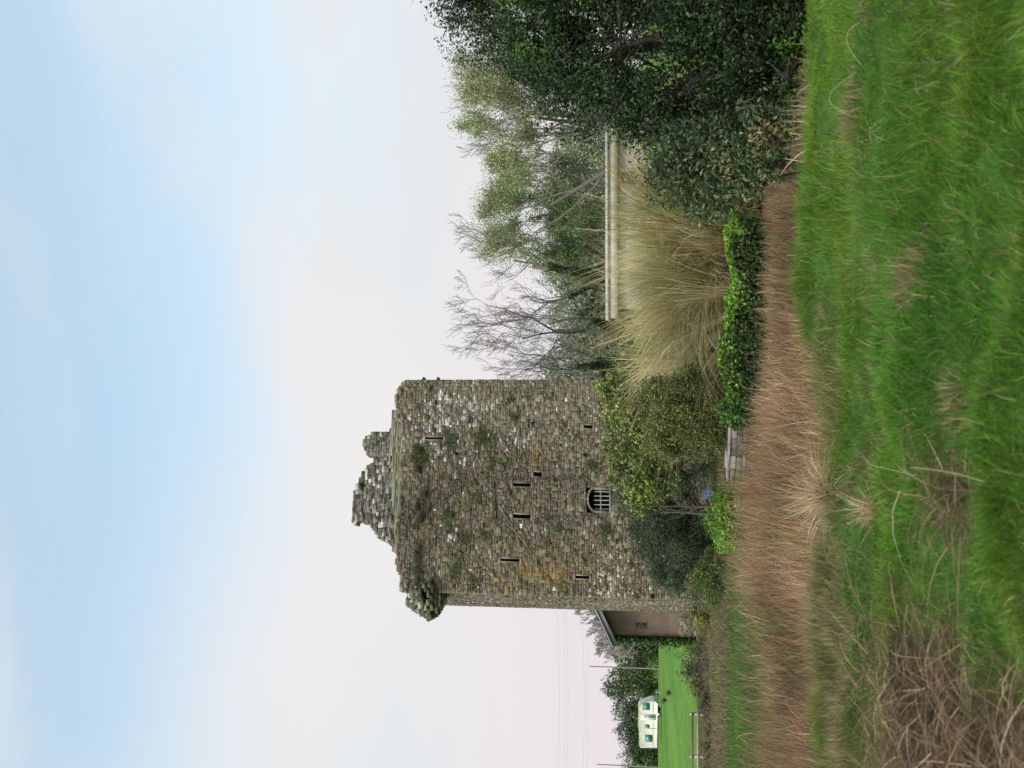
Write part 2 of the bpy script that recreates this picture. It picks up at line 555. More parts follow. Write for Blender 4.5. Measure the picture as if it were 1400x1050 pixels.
def reeds():
    g = np.random.default_rng(12)
    n = 140000
    y = 10.3 + 20.5 * g.random(n)
    x = -16 + 22 * g.random(n)
    e = bank_edge(x)
    dens = smooth(e - 1.0 + 1.6 * fbm(x * 0.8 + 40, y * 0.8), e + 1.1, y) * (1 - smooth(28.5, 30.5, y + 0.12 * x))
    wall_y = 28.3 - 0.63 * (x + 2.4)
    dens = np.where((x > -2.6) & (y > wall_y - 0.25), 0, dens)
    dens = np.where(x > 3.5 + (y - 12) * 0.05, 0, dens)
    # a grassy tongue on the left, near the tower
    dens = dens * (1 - 0.9 * smooth(23.6, 25.4, y + 1.2 * (fbm(x * .5, y * .5) - .5)) * smooth(-5.2, -6.0, x) * smooth(-12.5, -11, x))
    keep = (g.random(n) < dens * (0.2 + 1.2 * fbm(x * 1.1, y * 1.1))) & in_view(x, y, 2.0)
    x, y = x[keep], y[keep]; n = len(x)
    z = ground_z(x, y) - 0.02
    tall = fbm(x * 0.35 + 6, y * 0.35)
    h = (0.25 + 1.15 * fbm(x * 0.8 + 6, y * 0.5)) * g.uniform(0.55, 1.25, n) * (0.55 + 0.45 * smooth(0, 3.5, y - bank_edge(x)))
    h = h * (1 - 0.3 * smooth(-1.2, 0.5, x))
    ang = g.random(n) * 2 * math.pi
    lean = np.abs(g.normal(0.0, 0.24, n))
    D = unit(np.stack([np.cos(ang) * lean + 0.08, np.sin(ang) * lean, np.ones(n)], 1))
    V, F = strands(np.stack([x, y, z], 1), D, h, g.uniform(0.006, 0.016, n), g.uniform(0.0, 0.5, n), g, 3, curl=g.normal(0, 0.2, n))
    c = mixc([(0.26, 0.158, 0.090), (0.19, 0.107, 0.062), (0.38, 0.265, 0.165), (0.125, 0.070, 0.044)], n, g, [4, 3, 2, 2], 0.22)
    pt = fbm(x * 0.8 + 1, y * 0.8 + 8)[:, None]
    c = c * (0.40 + 1.0 * pt) * (0.55 + 0.9 * smooth(0.30, 0.65, fbm(x * 0.33 + 12, y * 0.45 + 3)))[:, None]
    gr = g.random(n) < 0.10 + 0.3 * smooth(2.0, 0.2, y - bank_edge(x))
    c[gr] = mixc([(0.08, 0.17, 0.03), (0.16, 0.2, 0.05)], gr.sum(), g)
    o = mesh_obj('reed_bed', V, F, M_DRY, None, np.repeat(c, 8, 0))
    tag(o, 'brown dead reeds filling the low ground before the tower', 'reeds', kind='stuff')


reeds()


def verge():
    """Short bright grass between the reeds and the tower, and along the field edge."""
    g = np.random.default_rng(13)
    n = 120000
    y = 23 + 29 * g.random(n); x = -20 + 20 * g.random(n)
    keep = in_view(x, y, 1.5) & ~((y > 43) & (x > -10.5)) & ~((y < 27) & ((x > -5.4) | (x < -12))) & (g.random(n) < 0.4 + 0.8 * fbm(x, y))
    x, y = x[keep], y[keep]; n = len(x)
    ang = g.random(n) * 6.28
    D = unit(np.stack([np.cos(ang) * 0.35, np.sin(ang) * 0.35, np.ones(n)], 1))
    V, F = strands(np.stack([x, y, ground_z(x, y) - 0.02], 1), D, g.uniform(0.08, 0.3, n), g.uniform(0.012, 0.028, n), g.uniform(0, 0.4, n), g, 2)
    c = mixc([(0.05, 0.15, 0.015), (0.075, 0.19, 0.02), (0.16, 0.16, 0.05)], n, g, [4, 3, 1])
    tong = smooth(-13.0, -11.0, x + 0.18 * (y - 30)) * (1 - smooth(32.5, 35, y + 2 * (fbm(x * 0.4, y * 0.4) - 0.5)))
    br = g.random(n) > tong * 0.95
    c[br] = mixc([(0.19, 0.14, 0.08), (0.12, 0.09, 0.05), (0.26, 0.20, 0.11), (0.08, 0.10, 0.035)], br.sum(), g)
    o = mesh_obj('verge_grass', V, F, M_GRASS, None, np.repeat(c, 6, 0))
    tag(o, 'short bright green grass between the reeds and the tower foot', 'grass', kind='stuff')


verge()


def dead_stems():
    g = np.random.default_rng(14)
    n = 14000
    y = 3.6 + 4.8 * g.random(n); x = -3.6 + 3.2 * g.random(n)
    keep = g.random(n) < dryness(x, y) ** 1.5
    x, y = x[keep], y[keep]; n = len(x)
    ang = g.random(n) * 6.283
    rise = np.abs(g.normal(0.25, 0.35, n))
    D = unit(np.stack([np.cos(ang), np.sin(ang) * 0.6, rise * 1.6], 1))
    z = ground_z(x, y) + g.random(n) ** 2 * 0.22
    V, F = strands(np.stack([x, y, z], 1), D, g.uniform(0.12, 0.5, n), g.uniform(0.002, 0.0055, n), g.uniform(0.1, 0.6, n), g, 4, curl=0.18)
    c = mixc([(0.17, 0.10, 0.06), (0.27, 0.19, 0.11), (0.42, 0.34, 0.22), (0.075, 0.045, 0.028)], n, g, [5, 3, 1.2, 4], 0.25)
    o = mesh_obj('dead_stems', V, F, M_DRY, None, np.repeat(c, 10, 0))
    tag(o, 'tangle of brown dead stems lying in the near grass', 'dead stems', kind='stuff')


dead_stems()


def tussock(name, u, v, Y, n, ln, spread, cols, label, cat, seed, group=None, up=1.0):
    g = np.random.default_rng(seed)
    p = at(u, v, Y); p[2] = float(ground_z(p[0], p[1]))
    ang = g.random(n) * 6.283; le = np.abs(g.normal(0, spread, n))
    B = np.stack([g.normal(0, 0.07, n) * ln, g.normal(0, 0.07, n) * ln, np.zeros(n) - 0.02], 1)
    D = unit(np.stack([np.cos(ang) * le, np.sin(ang) * le, np.full(n, up)], 1))
    V, F = strands(B, D, ln * g.uniform(0.5, 1.1, n), g.uniform(0.004, 0.007, n), g.uniform(0.1, 0.6, n), g, 4)
    o = mesh_obj(name, V + p, F, M_DRY, None, np.repeat(mixc(cols, n, g), 10, 0), origin=p)
    tag(o, label, cat, group)
    return o


def stalk(u, v, Y, pts, label):
    p = at(u, v, Y); p[2] = float(ground_z(p[0], p[1]))
    q = [np.array(a, float) for a in pts]
    for _ in range(2):                                   # round the bends
        n_ = [q[0]]
        for a, b2 in zip(q[:-1], q[1:]): n_ += [a * 0.72 + b2 * 0.28, a * 0.28 + b2 * 0.72]
        q = n_ + [q[-1]]
    S = np.array([(*q[i], *q[i + 1], 0.0021, 0.0019) for i in range(len(q) - 1)])
    V, F = tubes(S, 5)
    o = mesh_obj('dead_stalk', V + p, F, M_DRY, None, np.tile((0.38, 0.31, 0.19), (len(V), 1)), True, origin=p)
    tag(o, label, 'stalk', 'pale dead stalks lying in the green grass')


stalk(985, 1235, 7.0, [(-0.10, 0, 0.10), (0.02, 0.05, 0.17), (0.12, 0.0, 0.20), (0.16, -0.05, 0.12)], 'short bent pale stalk in the grass nearest the right edge')
stalk(925, 1230, 7.1, [(-0.14, 0.1, 0.08), (-0.08, 0.02, 0.26), (0.02, 0.0, 0.27), (0.13, -0.04, 0.10)], 'pale stalk folded into an arch in the grass below the dark evergreen')
stalk(404, 1392, 4.6, [(-0.03, -0.1, 0.06), (0.0, 0.0, 0.16), (0.01, 0.1, 0.30)], 'thick pale stalk sticking up at the very front of the grass')
STRAW = [(0.40, 0.31, 0.16), (0.30, 0.21, 0.10), (0.5, 0.42, 0.26)]
tussock('dry_tussock', 372, 1170, 9.0, 520, 0.60, 0.75, STRAW, 'pale dry grass tussock at the front edge of the reeds', 'tussock', 21)
tussock('dry_tussock', 352, 1240, 7.9, 160, 0.42, 0.6, STRAW, 'smaller thin straw tussock in the green grass below the larger one', 'tussock', 22)

# ------------------------------------------------------------------ the tower house
TA = R(16.2)
EX = np.array([math.cos(TA), math.sin(TA), 0]); EY = np.array([-math.sin(TA), math.cos(TA), 0])
p0 = at(231.5, 900, 45.0)
ORG = np.array([p0[0], p0[1], -0.25])      # front left corner at the ground


def TF(u, v, off=0.0):
    """Upright pixel -> (x, z) on the tower's front plane, off metres behind it."""
    d = ray(u, v)
    tt = np.dot(ORG + EY * off - EYE, EY) / np.dot(d, EY)
    q = EYE + d * tt - ORG
    return float(np.dot(q, EX)), float(q[2])


TW = TF(531, 760)[0]
TH = TF(238, 548)[1]
TD = 8.4
TC = ORG + EX * TW / 2 + EY * TD / 2
tower = empty('tower_house', TC, TA)
tag(tower, 'ruined grey stone tower house with small dark slits and a broken gable on top', 'tower')
SH = np.array([TW / 2, TD / 2, 0])           # local = tower coordinates minus SH


def batter(V):
    V = V.copy()
    k = 1 - 0.0004 * np.clip(V[:, 2], 0, None)
    V[:, 2] += 0.10 * (vnoise(V[:, 0] * 0.55 + V[:, 1] * 0.4 + 3, V[:, 2] * 0.5) - 0.5) + 0.05 * (vnoise(V[:, 0] * 1.9 + V[:, 1] * 1.3 + 30, V[:, 2] * 1.1) - 0.5)
    V[:, 0] = TW / 2 + (V[:, 0] - TW / 2) * (k + 0.004)
    V[:, 1] = TD / 2 + (V[:, 1] - TD / 2) * (k + 0.004)
    return V


MOSSPTS = [(590, 290, 40), (690, 135, 22), (705, 205, 22), (640, 390, 30), (545, 520, 24), (480, 800, 28), (548, 850, 22),
           (345, 365, 40), (510, 690, 25), (450, 300, 34), (590, 690, 22), (1075, 660, 36), (880, 650, 22), (1010, 400, 26), (450, 610, 30), (320, 620, 30)]


def crop2uv(cx, cy):
    return 550 - cy * 0.343, 460 + cx * 0.343


MOSS = [(*TF(*crop2uv(cx, cy)), r * 0.343 / 30) for cx, cy, r in MOSSPTS]
WX, WZ = TF(*crop2uv(450, 230)); WX2, WZ2 = TF(*crop2uv(730, 250)); WX3, WZ3 = TF(*crop2uv(1090, 890)); WX4, WZ4 = TF(*crop2uv(440, 660))
OX, OZ = TF(*crop2uv(800, 860)); DX, DZ = TF(*crop2uv(500, 600)); OX2, OZ2 = TF(*crop2uv(800, 360))


def gau(x, z, cx, cz, sx, sz):
    return np.exp(-(((x - cx) / sx) ** 2 + ((z - cz) / sz) ** 2))


def stone_col(x, z, g, face='front'):
    n = len(x)
    c = mixc([(0.205, 0.182, 0.138), (0.180, 0.160, 0.122), (0.232, 0.206, 0.158), (0.198, 0.180, 0.146), (0.142, 0.124, 0.098)], n, g, [4, 3, 2, 2.5, 1.2], 0.13)
    big = fbm(x * 0.55 + 4, z * 0.4 + 3)
    c = c * (0.52 + 0.66 * big)[:, None] * (0.82 + 0.36 * fbm(x * 2.2 + 60, z * 2.2))[:, None] * np.array([0.96, 0.92, 0.82])
    if face == 'front':
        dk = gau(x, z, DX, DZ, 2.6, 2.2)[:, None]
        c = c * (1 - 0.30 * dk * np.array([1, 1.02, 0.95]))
        org = np.clip(gau(x, z, OX, OZ, 1.5, 3.4) + 0.8 * gau(x, z, OX2, OZ2, 0.6, 0.5), 0, 1) * smooth(0.35, 0.65, fbm(x * 2, z * 2))
        c = c + (np.array([0.24, 0.155, 0.06]) - c) * (0.65 * org)[:, None]
        pw = 0.95 * gau(x, z, WX, WZ, 1.35, 1.5) * smooth(0.30, 0.6, fbm(x * 1.1 + 2, z * 1.1)) + 0.45 * gau(x, z, WX2, WZ2, 0.7, 0.6) \
            + 0.75 * gau(x, z, WX3, WZ3, 1.1, 0.6) + 0.35 * gau(x, z, WX4, WZ4, 0.6, 0.5) + 0.02
        c2 = gau(x, z, TW * 0.9, TH * 0.55, 1.4, 5)[:, None]
        c = c + (np.array([0.235, 0.215, 0.165]) - c) * 0.35 * c2
    else:
        pw = 0.05 + 0 * x
    wh = g.random(n) < pw * 0.95 * smooth(0.30, 0.52, fbm(x * 3.0 + 8, z * 5.0))
    c[wh] = mixc([(0.38, 0.36, 0.325), (0.30, 0.285, 0.25), (0.50, 0.48, 0.445)], wh.sum(), g, None, 0.16)
    ms = np.zeros(n)
    if face == 'front':
        for a, b_, r in MOSS:
            ms = np.maximum(ms, gau(x, z, a, b_, r * 1.2, r * 1.2))
    ms = np.maximum(ms * 1.3, 0.55 * smooth(0.62, 0.72, fbm(x * 1.3 + 40, z * 1.3 + 20)))
    gm = g.random(n) < ms * 0.75
    c[gm] = mixc([(0.105, 0.112, 0.058), (0.085, 0.092, 0.045), (0.135, 0.13, 0.075)], gm.sum(), g, None, 0.2)
    return c


def stone_panel(L, z0, ztop, zmax, openings, O, ex, nout, thick, g, face, hc=(0.05, 0.14), lc=(0.07, 0.25), proud=(0.0, 0.04), colf=None, x0=0.0, mort=(0.175, 0.152, 0.115), wav=0.05):
    """A wall of separate rubble stones on a mortar core, as arrays."""
    st = []
    z = z0
    while z < zmax:
        h = g.uniform(*hc)
        zc = z + h / 2
        free = [(x0, L)]
        for (a, b_, c_, d_) in openings:
            if c_ < zc < d_:
                nf = []
                for s, e in free:
                    if b_ <= s or a >= e: nf.append((s, e)); continue
                    if a > s: nf.append((s, a))
                    if b_ < e: nf.append((b_, e))
                free = nf
        for s, e in free:
            x = s
            while x < e - 0.01:
                w = g.uniform(*lc)
                if e - (x + w) < lc[0] * 0.8: w = e - x
                if zc < ztop(x + w / 2): st.append((x, x + w, z, z + h))
                x += w
        z += h
    st = np.array(st); n = len(st)
    xa, xb, za, zb = st.T
    xc, zc = (xa + xb) / 2, (za + zb) / 2
    pr = g.uniform(*proud, n) + wav * (fbm(xc * 0.5 + 3, zc * 0.5) - 0.5)
    gp = g.uniform(0.003, 0.010, n); bv = g.uniform(0.006, 0.018, n)
    back = thick * g.uniform(0.9, 1.0, n)
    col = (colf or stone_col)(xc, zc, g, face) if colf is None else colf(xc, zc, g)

    def P(x, z, d):
        return O + x[:, None] * ex + z[:, None] * np.array([0, 0, 1.0]) + d[:, None] * nout
    j = lambda: g.normal(0, 0.011, n)
    bigs = g.random(n) < 0.14
    zb = np.where(bigs, zb + (zb - za) * 0.85, zb); xb = np.where(bigs & (xb < L - 0.4), xb + 0.08, xb); pr = np.where(bigs, pr + 0.022, pr)
    lum = col.mean(1); bigs = bigs & (lum < 0.25)
    zb = np.where(bigs, zb, st[:, 3]); xb = np.where(bigs, xb, st[:, 1])
    for (oa, ob, oc, od) in openings:
        hit = bigs & (xb > oa - 0.02) & (xa < ob + 0.02) & (zb > oc - 0.02) & (za < od + 0.02)
        zb = np.where(hit, st[:, 3], zb); xb = np.where(hit, st[:, 1], xb)
    Vs = np.zeros((n, 8, 3))
    for k, (X, Z, sx, sz) in enumerate([(xa, za, 1, 1), (xb, za, -1, 1), (xb, zb, -1, -1), (xa, zb, 1, -1)]):
        Vs[:, k] = P(X + sx * gp * 0.5, Z + sz * gp * 0.5, -back)
        Vs[:, 4 + k] = P(X + sx * (gp * 0.5 + bv) + j(), Z + sz * (gp * 0.5 + bv) + j(), pr + j())
    # shoulder: the stone's edge where it leaves the mortar
    Vm = np.zeros((n, 4, 3))
    for k, (X, Z, sx, sz) in enumerate([(xa, za, 1, 1), (xb, za, -1, 1), (xb, zb, -1, -1), (xa, zb, 1, -1)]):
        Vm[:, k] = P(X + sx * gp * 0.5 + j() * 0.5, Z + sz * gp * 0.5 + j() * 0.5, pr - bv)
    VV = np.concatenate([Vs[:, :4], Vm, Vs[:, 4:]], 1)
    fc = [(8, 9, 10, 11), (3, 2, 1, 0)]
    for a in (0, 4):
        for k in range(4):
            fc.append((a + k, a + (k + 1) % 4, a + 4 + (k + 1) % 4, a + 4 + k))
    fc = np.array(fc)
    FF = (fc[None] + (np.arange(n) * 12)[:, None, None]).reshape(-1, 4)
    CC = np.repeat(col, 12, 0)
    # mortar core
    Vc = np.zeros((n, 8, 3))
    dm = -g.uniform(0.004, 0.022, n) + np.minimum(pr, 0.0)
    bk = thick * g.uniform(0.84, 0.89, n)
    for k, (X, Z, sx, sz) in enumerate([(xa, za, -1, -1), (xb, za, 1, -1), (xb, zb, 1, 1), (xa, zb, -1, 1)]):
        ov = np.where(sx > 0, np.where(xb > L - 0.02, 0, 0.012), np.where(xa < x0 + 0.02, 0, 0.012))
        Vc[:, k] = P(X + sx * ov, Z + sz * 0.01, -bk)
        Vc[:, 4 + k] = P(X + sx * ov, Z + sz * 0.01, dm)
    f8 = np.array([(0, 3, 2, 1), (4, 5, 6, 7), (0, 1, 5, 4), (1, 2, 6, 5), (2, 3, 7, 6), (3, 0, 4, 7)])
    F8 = (f8[None] + (np.arange(n) * 8)[:, None, None]).reshape(-1, 4)
    mc = np.clip(np.array(mort) * np.exp(g.normal(0, 0.15, n))[:, None], 0, 1)
    Vall = np.concatenate([VV.reshape(-1, 3), Vc.reshape(-1, 3)])
    Fall = np.concatenate([FF, F8 + len(VV) * 12])
    return Vall, Fall, np.concatenate([CC, np.repeat(mc, 8, 0)])


gT = np.random.default_rng(31)
# openings on the front face: (crop centre x, crop centre y, height px, width px) in the zoomed detail
SLITS = [(740, 474, 72, 15), (742, 600, 74, 17), (691, 774, 80, 11), (982, 842, 54, 11), (1003, 243, 38, 15), (388, 288, 74, 7), (803, 432, 36, 20)]
openings = []
slit_rects = []
for cx, cy, hh, ww in SLITS:
    u, v = crop2uv(cx, cy)
    x, z = TF(u, v)
    k = 0.343 / 31.0
    w = max(ww * k, 0.12); h = hh * k
    r = (x - w / 2, x + w / 2, z - h / 2, z + h / 2)
    slit_rects.append(r)
    openings.append((r[0] - 0.07, r[1] + 0.07, r[2] - 0.06, r[3] + 0.07))
ux, vx = crop2uv(1040, 535)
gxm, gzm = TF(ux, vx)
GW, GH = 0.98, 0.82
grate = (gxm - GW / 2, gxm + GW / 2, gzm - GH / 2 - 0.1, gzm + GH / 2)
openings.append((grate[0] - 0.10, grate[1] + 0.10, grate[2] - 0.06, grate[3] + 0.16))

# ragged parapet top along the front
tops_px = [(216, 552), (241, 546), (262, 547), (275, 542), (296, 542), (330, 543), (360, 547), (400, 548), (440, 550), (470, 549), (480, 543), (497, 541), (512, 541), (524, 546), (531, 556)]
tp = np.array([TF(u, v) for u, v in tops_px])


def ztop_front(x):
    return np.interp(x, tp[:, 0], tp[:, 1]) + 0.10 * (vnoise(x * 3.1, 2.2) - 0.5)


mb = MB()
NF = -EY * 0 + np.array([0, -1.0, 0])
ex = np.array([1.0, 0, 0]); ey = np.array([0, 1.0, 0]); ez = np.array([0, 0, 1.0])
z00 = -0.5
for args in ((TW, z00, ztop_front, TH + 0.8, openings, np.zeros(3), ex, -ey, 0.7, gT, 'front'),
             (TD - 0.7, z00, lambda y: TH - 0.35 + 0.3 * (vnoise(y * 1.7, 5.0) - 0.5), TH + 0.5, [], np.array([0, 0, 0.0]), ey, -ex, 0.7, gT, 'side'),
             (TD - 0.7, z00, lambda y: TH - 0.1 + 0.2 * (vnoise(y * 1.7, 9.0) - 0.5), TH + 0.5, [], np.array([TW, 0, 0.0]), ey, ex, 0.7, gT, 'side'),
             (TW, z00, lambda x: TH - 0.2, TH + 0.2, [], np.array([0, TD, 0.0]), ex, ey, 0.7, gT, 'side')):
    kw = {'x0': 0.7} if args[6] is ey else {}
    if args[7] is not None and not np.array_equal(args[7], -ey) and not np.array_equal(args[7], -ex): kw.update(hc=(0.12, 0.24), lc=(0.2, 0.6))
    V, F, C = stone_panel(*args, **kw)
    mb.add(batter(V) - SH, F, None, C)
mb.build('wall', M_STONE, tower)
# unseen slab under the broken top and floor below, added to keep light out
f = MB()
f.box((0.62, 0.62, TH - 1.35), (TW - 0.62, TD - 0.62, TH - 1.05), (0.10, 0.10, 0.06))
V, F, T, C = f.data()
mesh_obj('light_stop_slab', batter(V) - SH, F, M_STONE, tower, C)
f = MB(); f.box((0.62, 0.62, TH * 0.45), (TW - 0.62, TD - 0.62, TH * 0.45 + 0.25), (0.10, 0.08, 0.06))
V, F, T, C = f.data()
mesh_obj('light_stop_floor', batter(V) - SH, F, M_STONE, tower, C)

# windows: dressed frame of each slit, near-black sheet standing in for the shade inside
for (a, b_, c_, d_) in slit_rects:
    f = MB()
    tcol = lambda: np.array([0.20, 0.18, 0.14]) * gT.uniform(0.75, 1.15)
    o2 = 0.022
    f.box((a - 0.06, -o2, c_ - 0.005), (a, 0.55, d_ + 0.005), tcol())
    f.box((b_, -o2, c_ - 0.005), (b_ + 0.06, 0.55, d_ + 0.005), tcol())
    f.box((a - 0.13, -o2 - 0.008, d_), (b_ + 0.13, 0.56, d_ + 0.11), tcol())
    f.box((a - 0.10, -o2 - 0.006, c_ - 0.09), (b_ + 0.10, 0.56, c_), tcol())
    V, F, T, C = f.data()
    fr = mesh_obj('window_slit', batter(V) - SH, F, M_STONE, tower, C)
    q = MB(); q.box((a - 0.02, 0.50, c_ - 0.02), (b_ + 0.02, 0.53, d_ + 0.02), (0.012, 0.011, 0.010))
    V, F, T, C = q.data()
    mesh_obj('shade_backing', batter(V) - SH, F, M_WOOD, fr, C)
# arched opening with a pale iron grille
f = MB()
na = 9
zs = grate[3] - 0.26
for s in range(na):                                   # voussoirs
    t0, t1 = math.pi * s / na, math.pi * (s + 1) / na - 0.02
    prof = []
    for tt, rr in ((t0, 1.0), (t1, 1.0), (t1, 1.18), (t0, 1.18)):
        prof.append((gxm + math.cos(tt) * GW / 2 * rr, zs + math.sin(tt) * 0.26 * (rr if rr == 1 else 1.4)))
    f.prism([(p_[0], p_[1]) for p_ in prof], -0.05, 0.5, 'y', np.array([0.20, 0.175, 0.13]) * gT.uniform(0.8, 1.2))
f.box((grate[0] - 0.09, -0.03, grate[2]), (grate[0], 0.5, zs - 0.003), (0.19, 0.17, 0.13))
f.box((grate[1], -0.03, grate[2]), (grate[1] + 0.09, 0.5, zs - 0.003), (0.21, 0.18, 0.14))
f.box((grate[0] - 0.11, -0.04, grate[2] - 0.10), (grate[1] + 0.11, 0.5, grate[2] - 0.002), (0.2, 0.18, 0.14))
V, F, T, C = f.data()
arch = mesh_obj('arched_window', batter(V) - SH, F, M_STONE, tower, C, F3=T)
q = MB(); q.box((grate[0] - 0.03, 0.47, grate[2] - 0.02), (grate[1] + 0.03, 0.49, grate[3] + 0.1), (0.012, 0.012, 0.012))  # near-black panel paints the unlit inside behind the grille
V, F, T, C = q.data(); mesh_obj('shade_panel', batter(V) - SH, F, M_WOOD, arch, C)
q = MB()
zb = grate[2] + (grate[3] - grate[2]) * 0.42
q.bar((grate[0], 0.12, zb), (grate[1], 0.12, zb), 0.035, (0.36, 0.36, 0.34), 6)
for k in range(5):
    x = grate[0] + GW * (k + 0.5) / 5
    q.bar((x, 0.10, grate[2]), (x, 0.10, grate[3] - 0.33), 0.017, (0.33, 0.33, 0.31), 6)
    q.bar((x, 0.10, grate[3] - 0.33), (x, 0.10, grate[3] - 0.22), 0.024, (0.33, 0.33, 0.31), 6, 0.004)
V, F, T, C = q.data(); mesh_obj('grille', batter(V) - SH, F, M_METAL, arch, C)

# near-black wedge, painted as the shade of a small hollow beside the grille
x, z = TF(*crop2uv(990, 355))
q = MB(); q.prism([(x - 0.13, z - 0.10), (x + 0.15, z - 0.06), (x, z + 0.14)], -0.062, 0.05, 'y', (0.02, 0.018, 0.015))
V, F, T, C = q.data(); mesh_obj('recess_shade', batter(V) - SH, F, M_STONE, tower, C, F3=T)

# scars of a vanished building: drip course, two straight joints, slanting roof line
def scar(c0, c1, w=0.07, t=0.05, colr=(0.11, 0.10, 0.07)):
    a = np.array(TF(*crop2uv(*c0))); b2 = np.array(TF(*crop2uv(*c1)))
    d = b2 - a; ln = np.linalg.norm(d); d = d / ln; nrm = np.array([-d[1], d[0]])
    k = max(2, int(ln / 0.35)); q = MB()
    for i in range(k):
        s, e = a + d * ln * i / k, a + d * ln * (i + 0.99) / k
        ww = w * gT.uniform(0.6, 1.2); of = nrm * gT.normal(0, 0.015)
        pr = [tuple(s + of - nrm * ww / 2), tuple(e + of - nrm * ww / 2), tuple(e + of + nrm * ww / 2), tuple(s + of + nrm * ww / 2)]
        q.prism(pr, -0.05 - t * gT.uniform(0.5, 1.1), 0.05, 'y', np.array(colr) * gT.uniform(0.7, 1.3))
    return q


for args in (((630, 612), (628, 458), 0.09, 0.09, (0.08, 0.075, 0.05)), ((640, 452), (1000, 448), 0.05, 0.03, (0.09, 0.085, 0.06)), ((820, 606), (1070, 600), 0.06, 0.03, (0.10, 0.09, 0.06)),
             ((640, 560), (780, 752), 0.10, 0.015, (0.17, 0.15, 0.105))):
    V, F, T, C = scar(*args).data()
    mesh_obj('string_course', batter(V) - SH, F, M_STONE, tower, C, F3=T)

# corbels of the lost parapet
for cy, cx in ((345, 318), (415, 322), (515, 335), (565, 318), (612, 325), (725, 322), (770, 318), (822, 320), (865, 318)):
    x, z = TF(*crop2uv(cx, cy))
    w, h, dd = gT.uniform(0.26, 0.42), gT.uniform(0.22, 0.34), gT.uniform(0.24, 0.36)
    q = MB()
    q.prism([(0.1, z - h), (-0.02 - dd * 0.3, z - h * 0.95), (-0.02 - dd, z - h * 0.25), (-dd, z + h * 0.4), (0.1, z + h * 0.5)], x - w / 2, x + w / 2, 'x', np.array([0.15, 0.14, 0.095]) * gT.uniform(0.6, 1.2))
    V, F, T, C = q.data()
    mesh_obj('corbel', batter(V + gT.normal(0, 0.035, V.shape)) - SH, F, M_STONE, tower, C, F3=T)

# sloping stone course behind the parapet
OFB = 0.95


def prof(pts, off):
    a = np.array([TF(u, v, off) for u, v in pts]); a = a[np.argsort(a[:, 0])]
    return lambda x: np.interp(x, a[:, 0], a[:, 1], left=-99, right=-99) if np.ndim(x) else float(np.interp(x, a[:, 0], a[:, 1], left=-99, right=-99))


def slab_col(x, z, g):
    return mixc([(0.235, 0.22, 0.155), (0.20, 0.20, 0.12), (0.27, 0.25, 0.19), (0.15, 0.16, 0.085)], len(x), g, [4, 3, 2, 2], 0.14)


pf = prof([(303, 546), (304, 543), (330, 541), (360, 539), (400, 536), (440, 533), (476, 530), (485, 540), (490, 548)], OFB)
V, F, C = stone_panel(TF(490, 540, OFB)[0], TH - 1.0, pf, TH + 1.2, [], np.array([0, OFB, 0]), ex, -ey, 0.35, gT, 'side', (0.045, 0.085), (0.5, 1.3), (0.0, 0.03), slab_col, x0=TF(303, 540, OFB)[0], wav=0.02)
mesh_obj('wall_walk', batter(V) - SH, F, M_STONE, tower, C)
# broken gable and chimney stub, set back
OFG = 2.4


def gable_col(x, z, g):
    c = mixc([(0.17, 0.16, 0.13), (0.13, 0.125, 0.10), (0.22, 0.20, 0.16), (0.11, 0.12, 0.07)], len(x), g, [4, 3, 2, 2], 0.2)
    wh = g.random(len(x)) < 0.13
    c[wh] = mixc([(0.5, 0.48, 0.45), (0.4, 0.38, 0.35)], wh.sum(), g, None, 0.12)
    return c


gp_ = prof([(296, 545), (303, 533), (313, 523), (322, 512), (330, 504), (336.0, 501), (336.6, 481), (345, 480), (372, 481), (385, 487), (402, 494), (415, 505), (427, 515), (440, 521), (462, 532), (470, 545)], OFG)
V, F, C = stone_panel(TF(472, 540, OFG)[0], TH - 1.05, gp_, TH + 4, [], np.array([0, OFG, 0]), ex, -ey, 0.7, gT, 'side', (0.07, 0.15), (0.12, 0.34), (0.0, 0.08), gable_col, x0=TF(296, 540, OFG)[0])
mesh_obj('gable', batter(V) - SH, F, M_STONE, tower, C)
OFC = 2.0
cp_ = prof([(427.5, 540), (428, 503), (432, 499), (445, 498), (457, 500), (459, 512), (460, 540)], OFC)
V, F, C = stone_panel(TF(460, 540, OFC)[0], TH - 1.05, cp_, TH + 3, [], np.array([0, OFC, 0]), ex, -ey, 0.8, gT, 'side', (0.10, 0.17), (0.14, 0.32), (0.0, 0.06), gable_col, x0=TF(428, 540, OFC)[0])
mesh_obj('chimney', batter(V) - SH, F, M_STONE, tower, C)

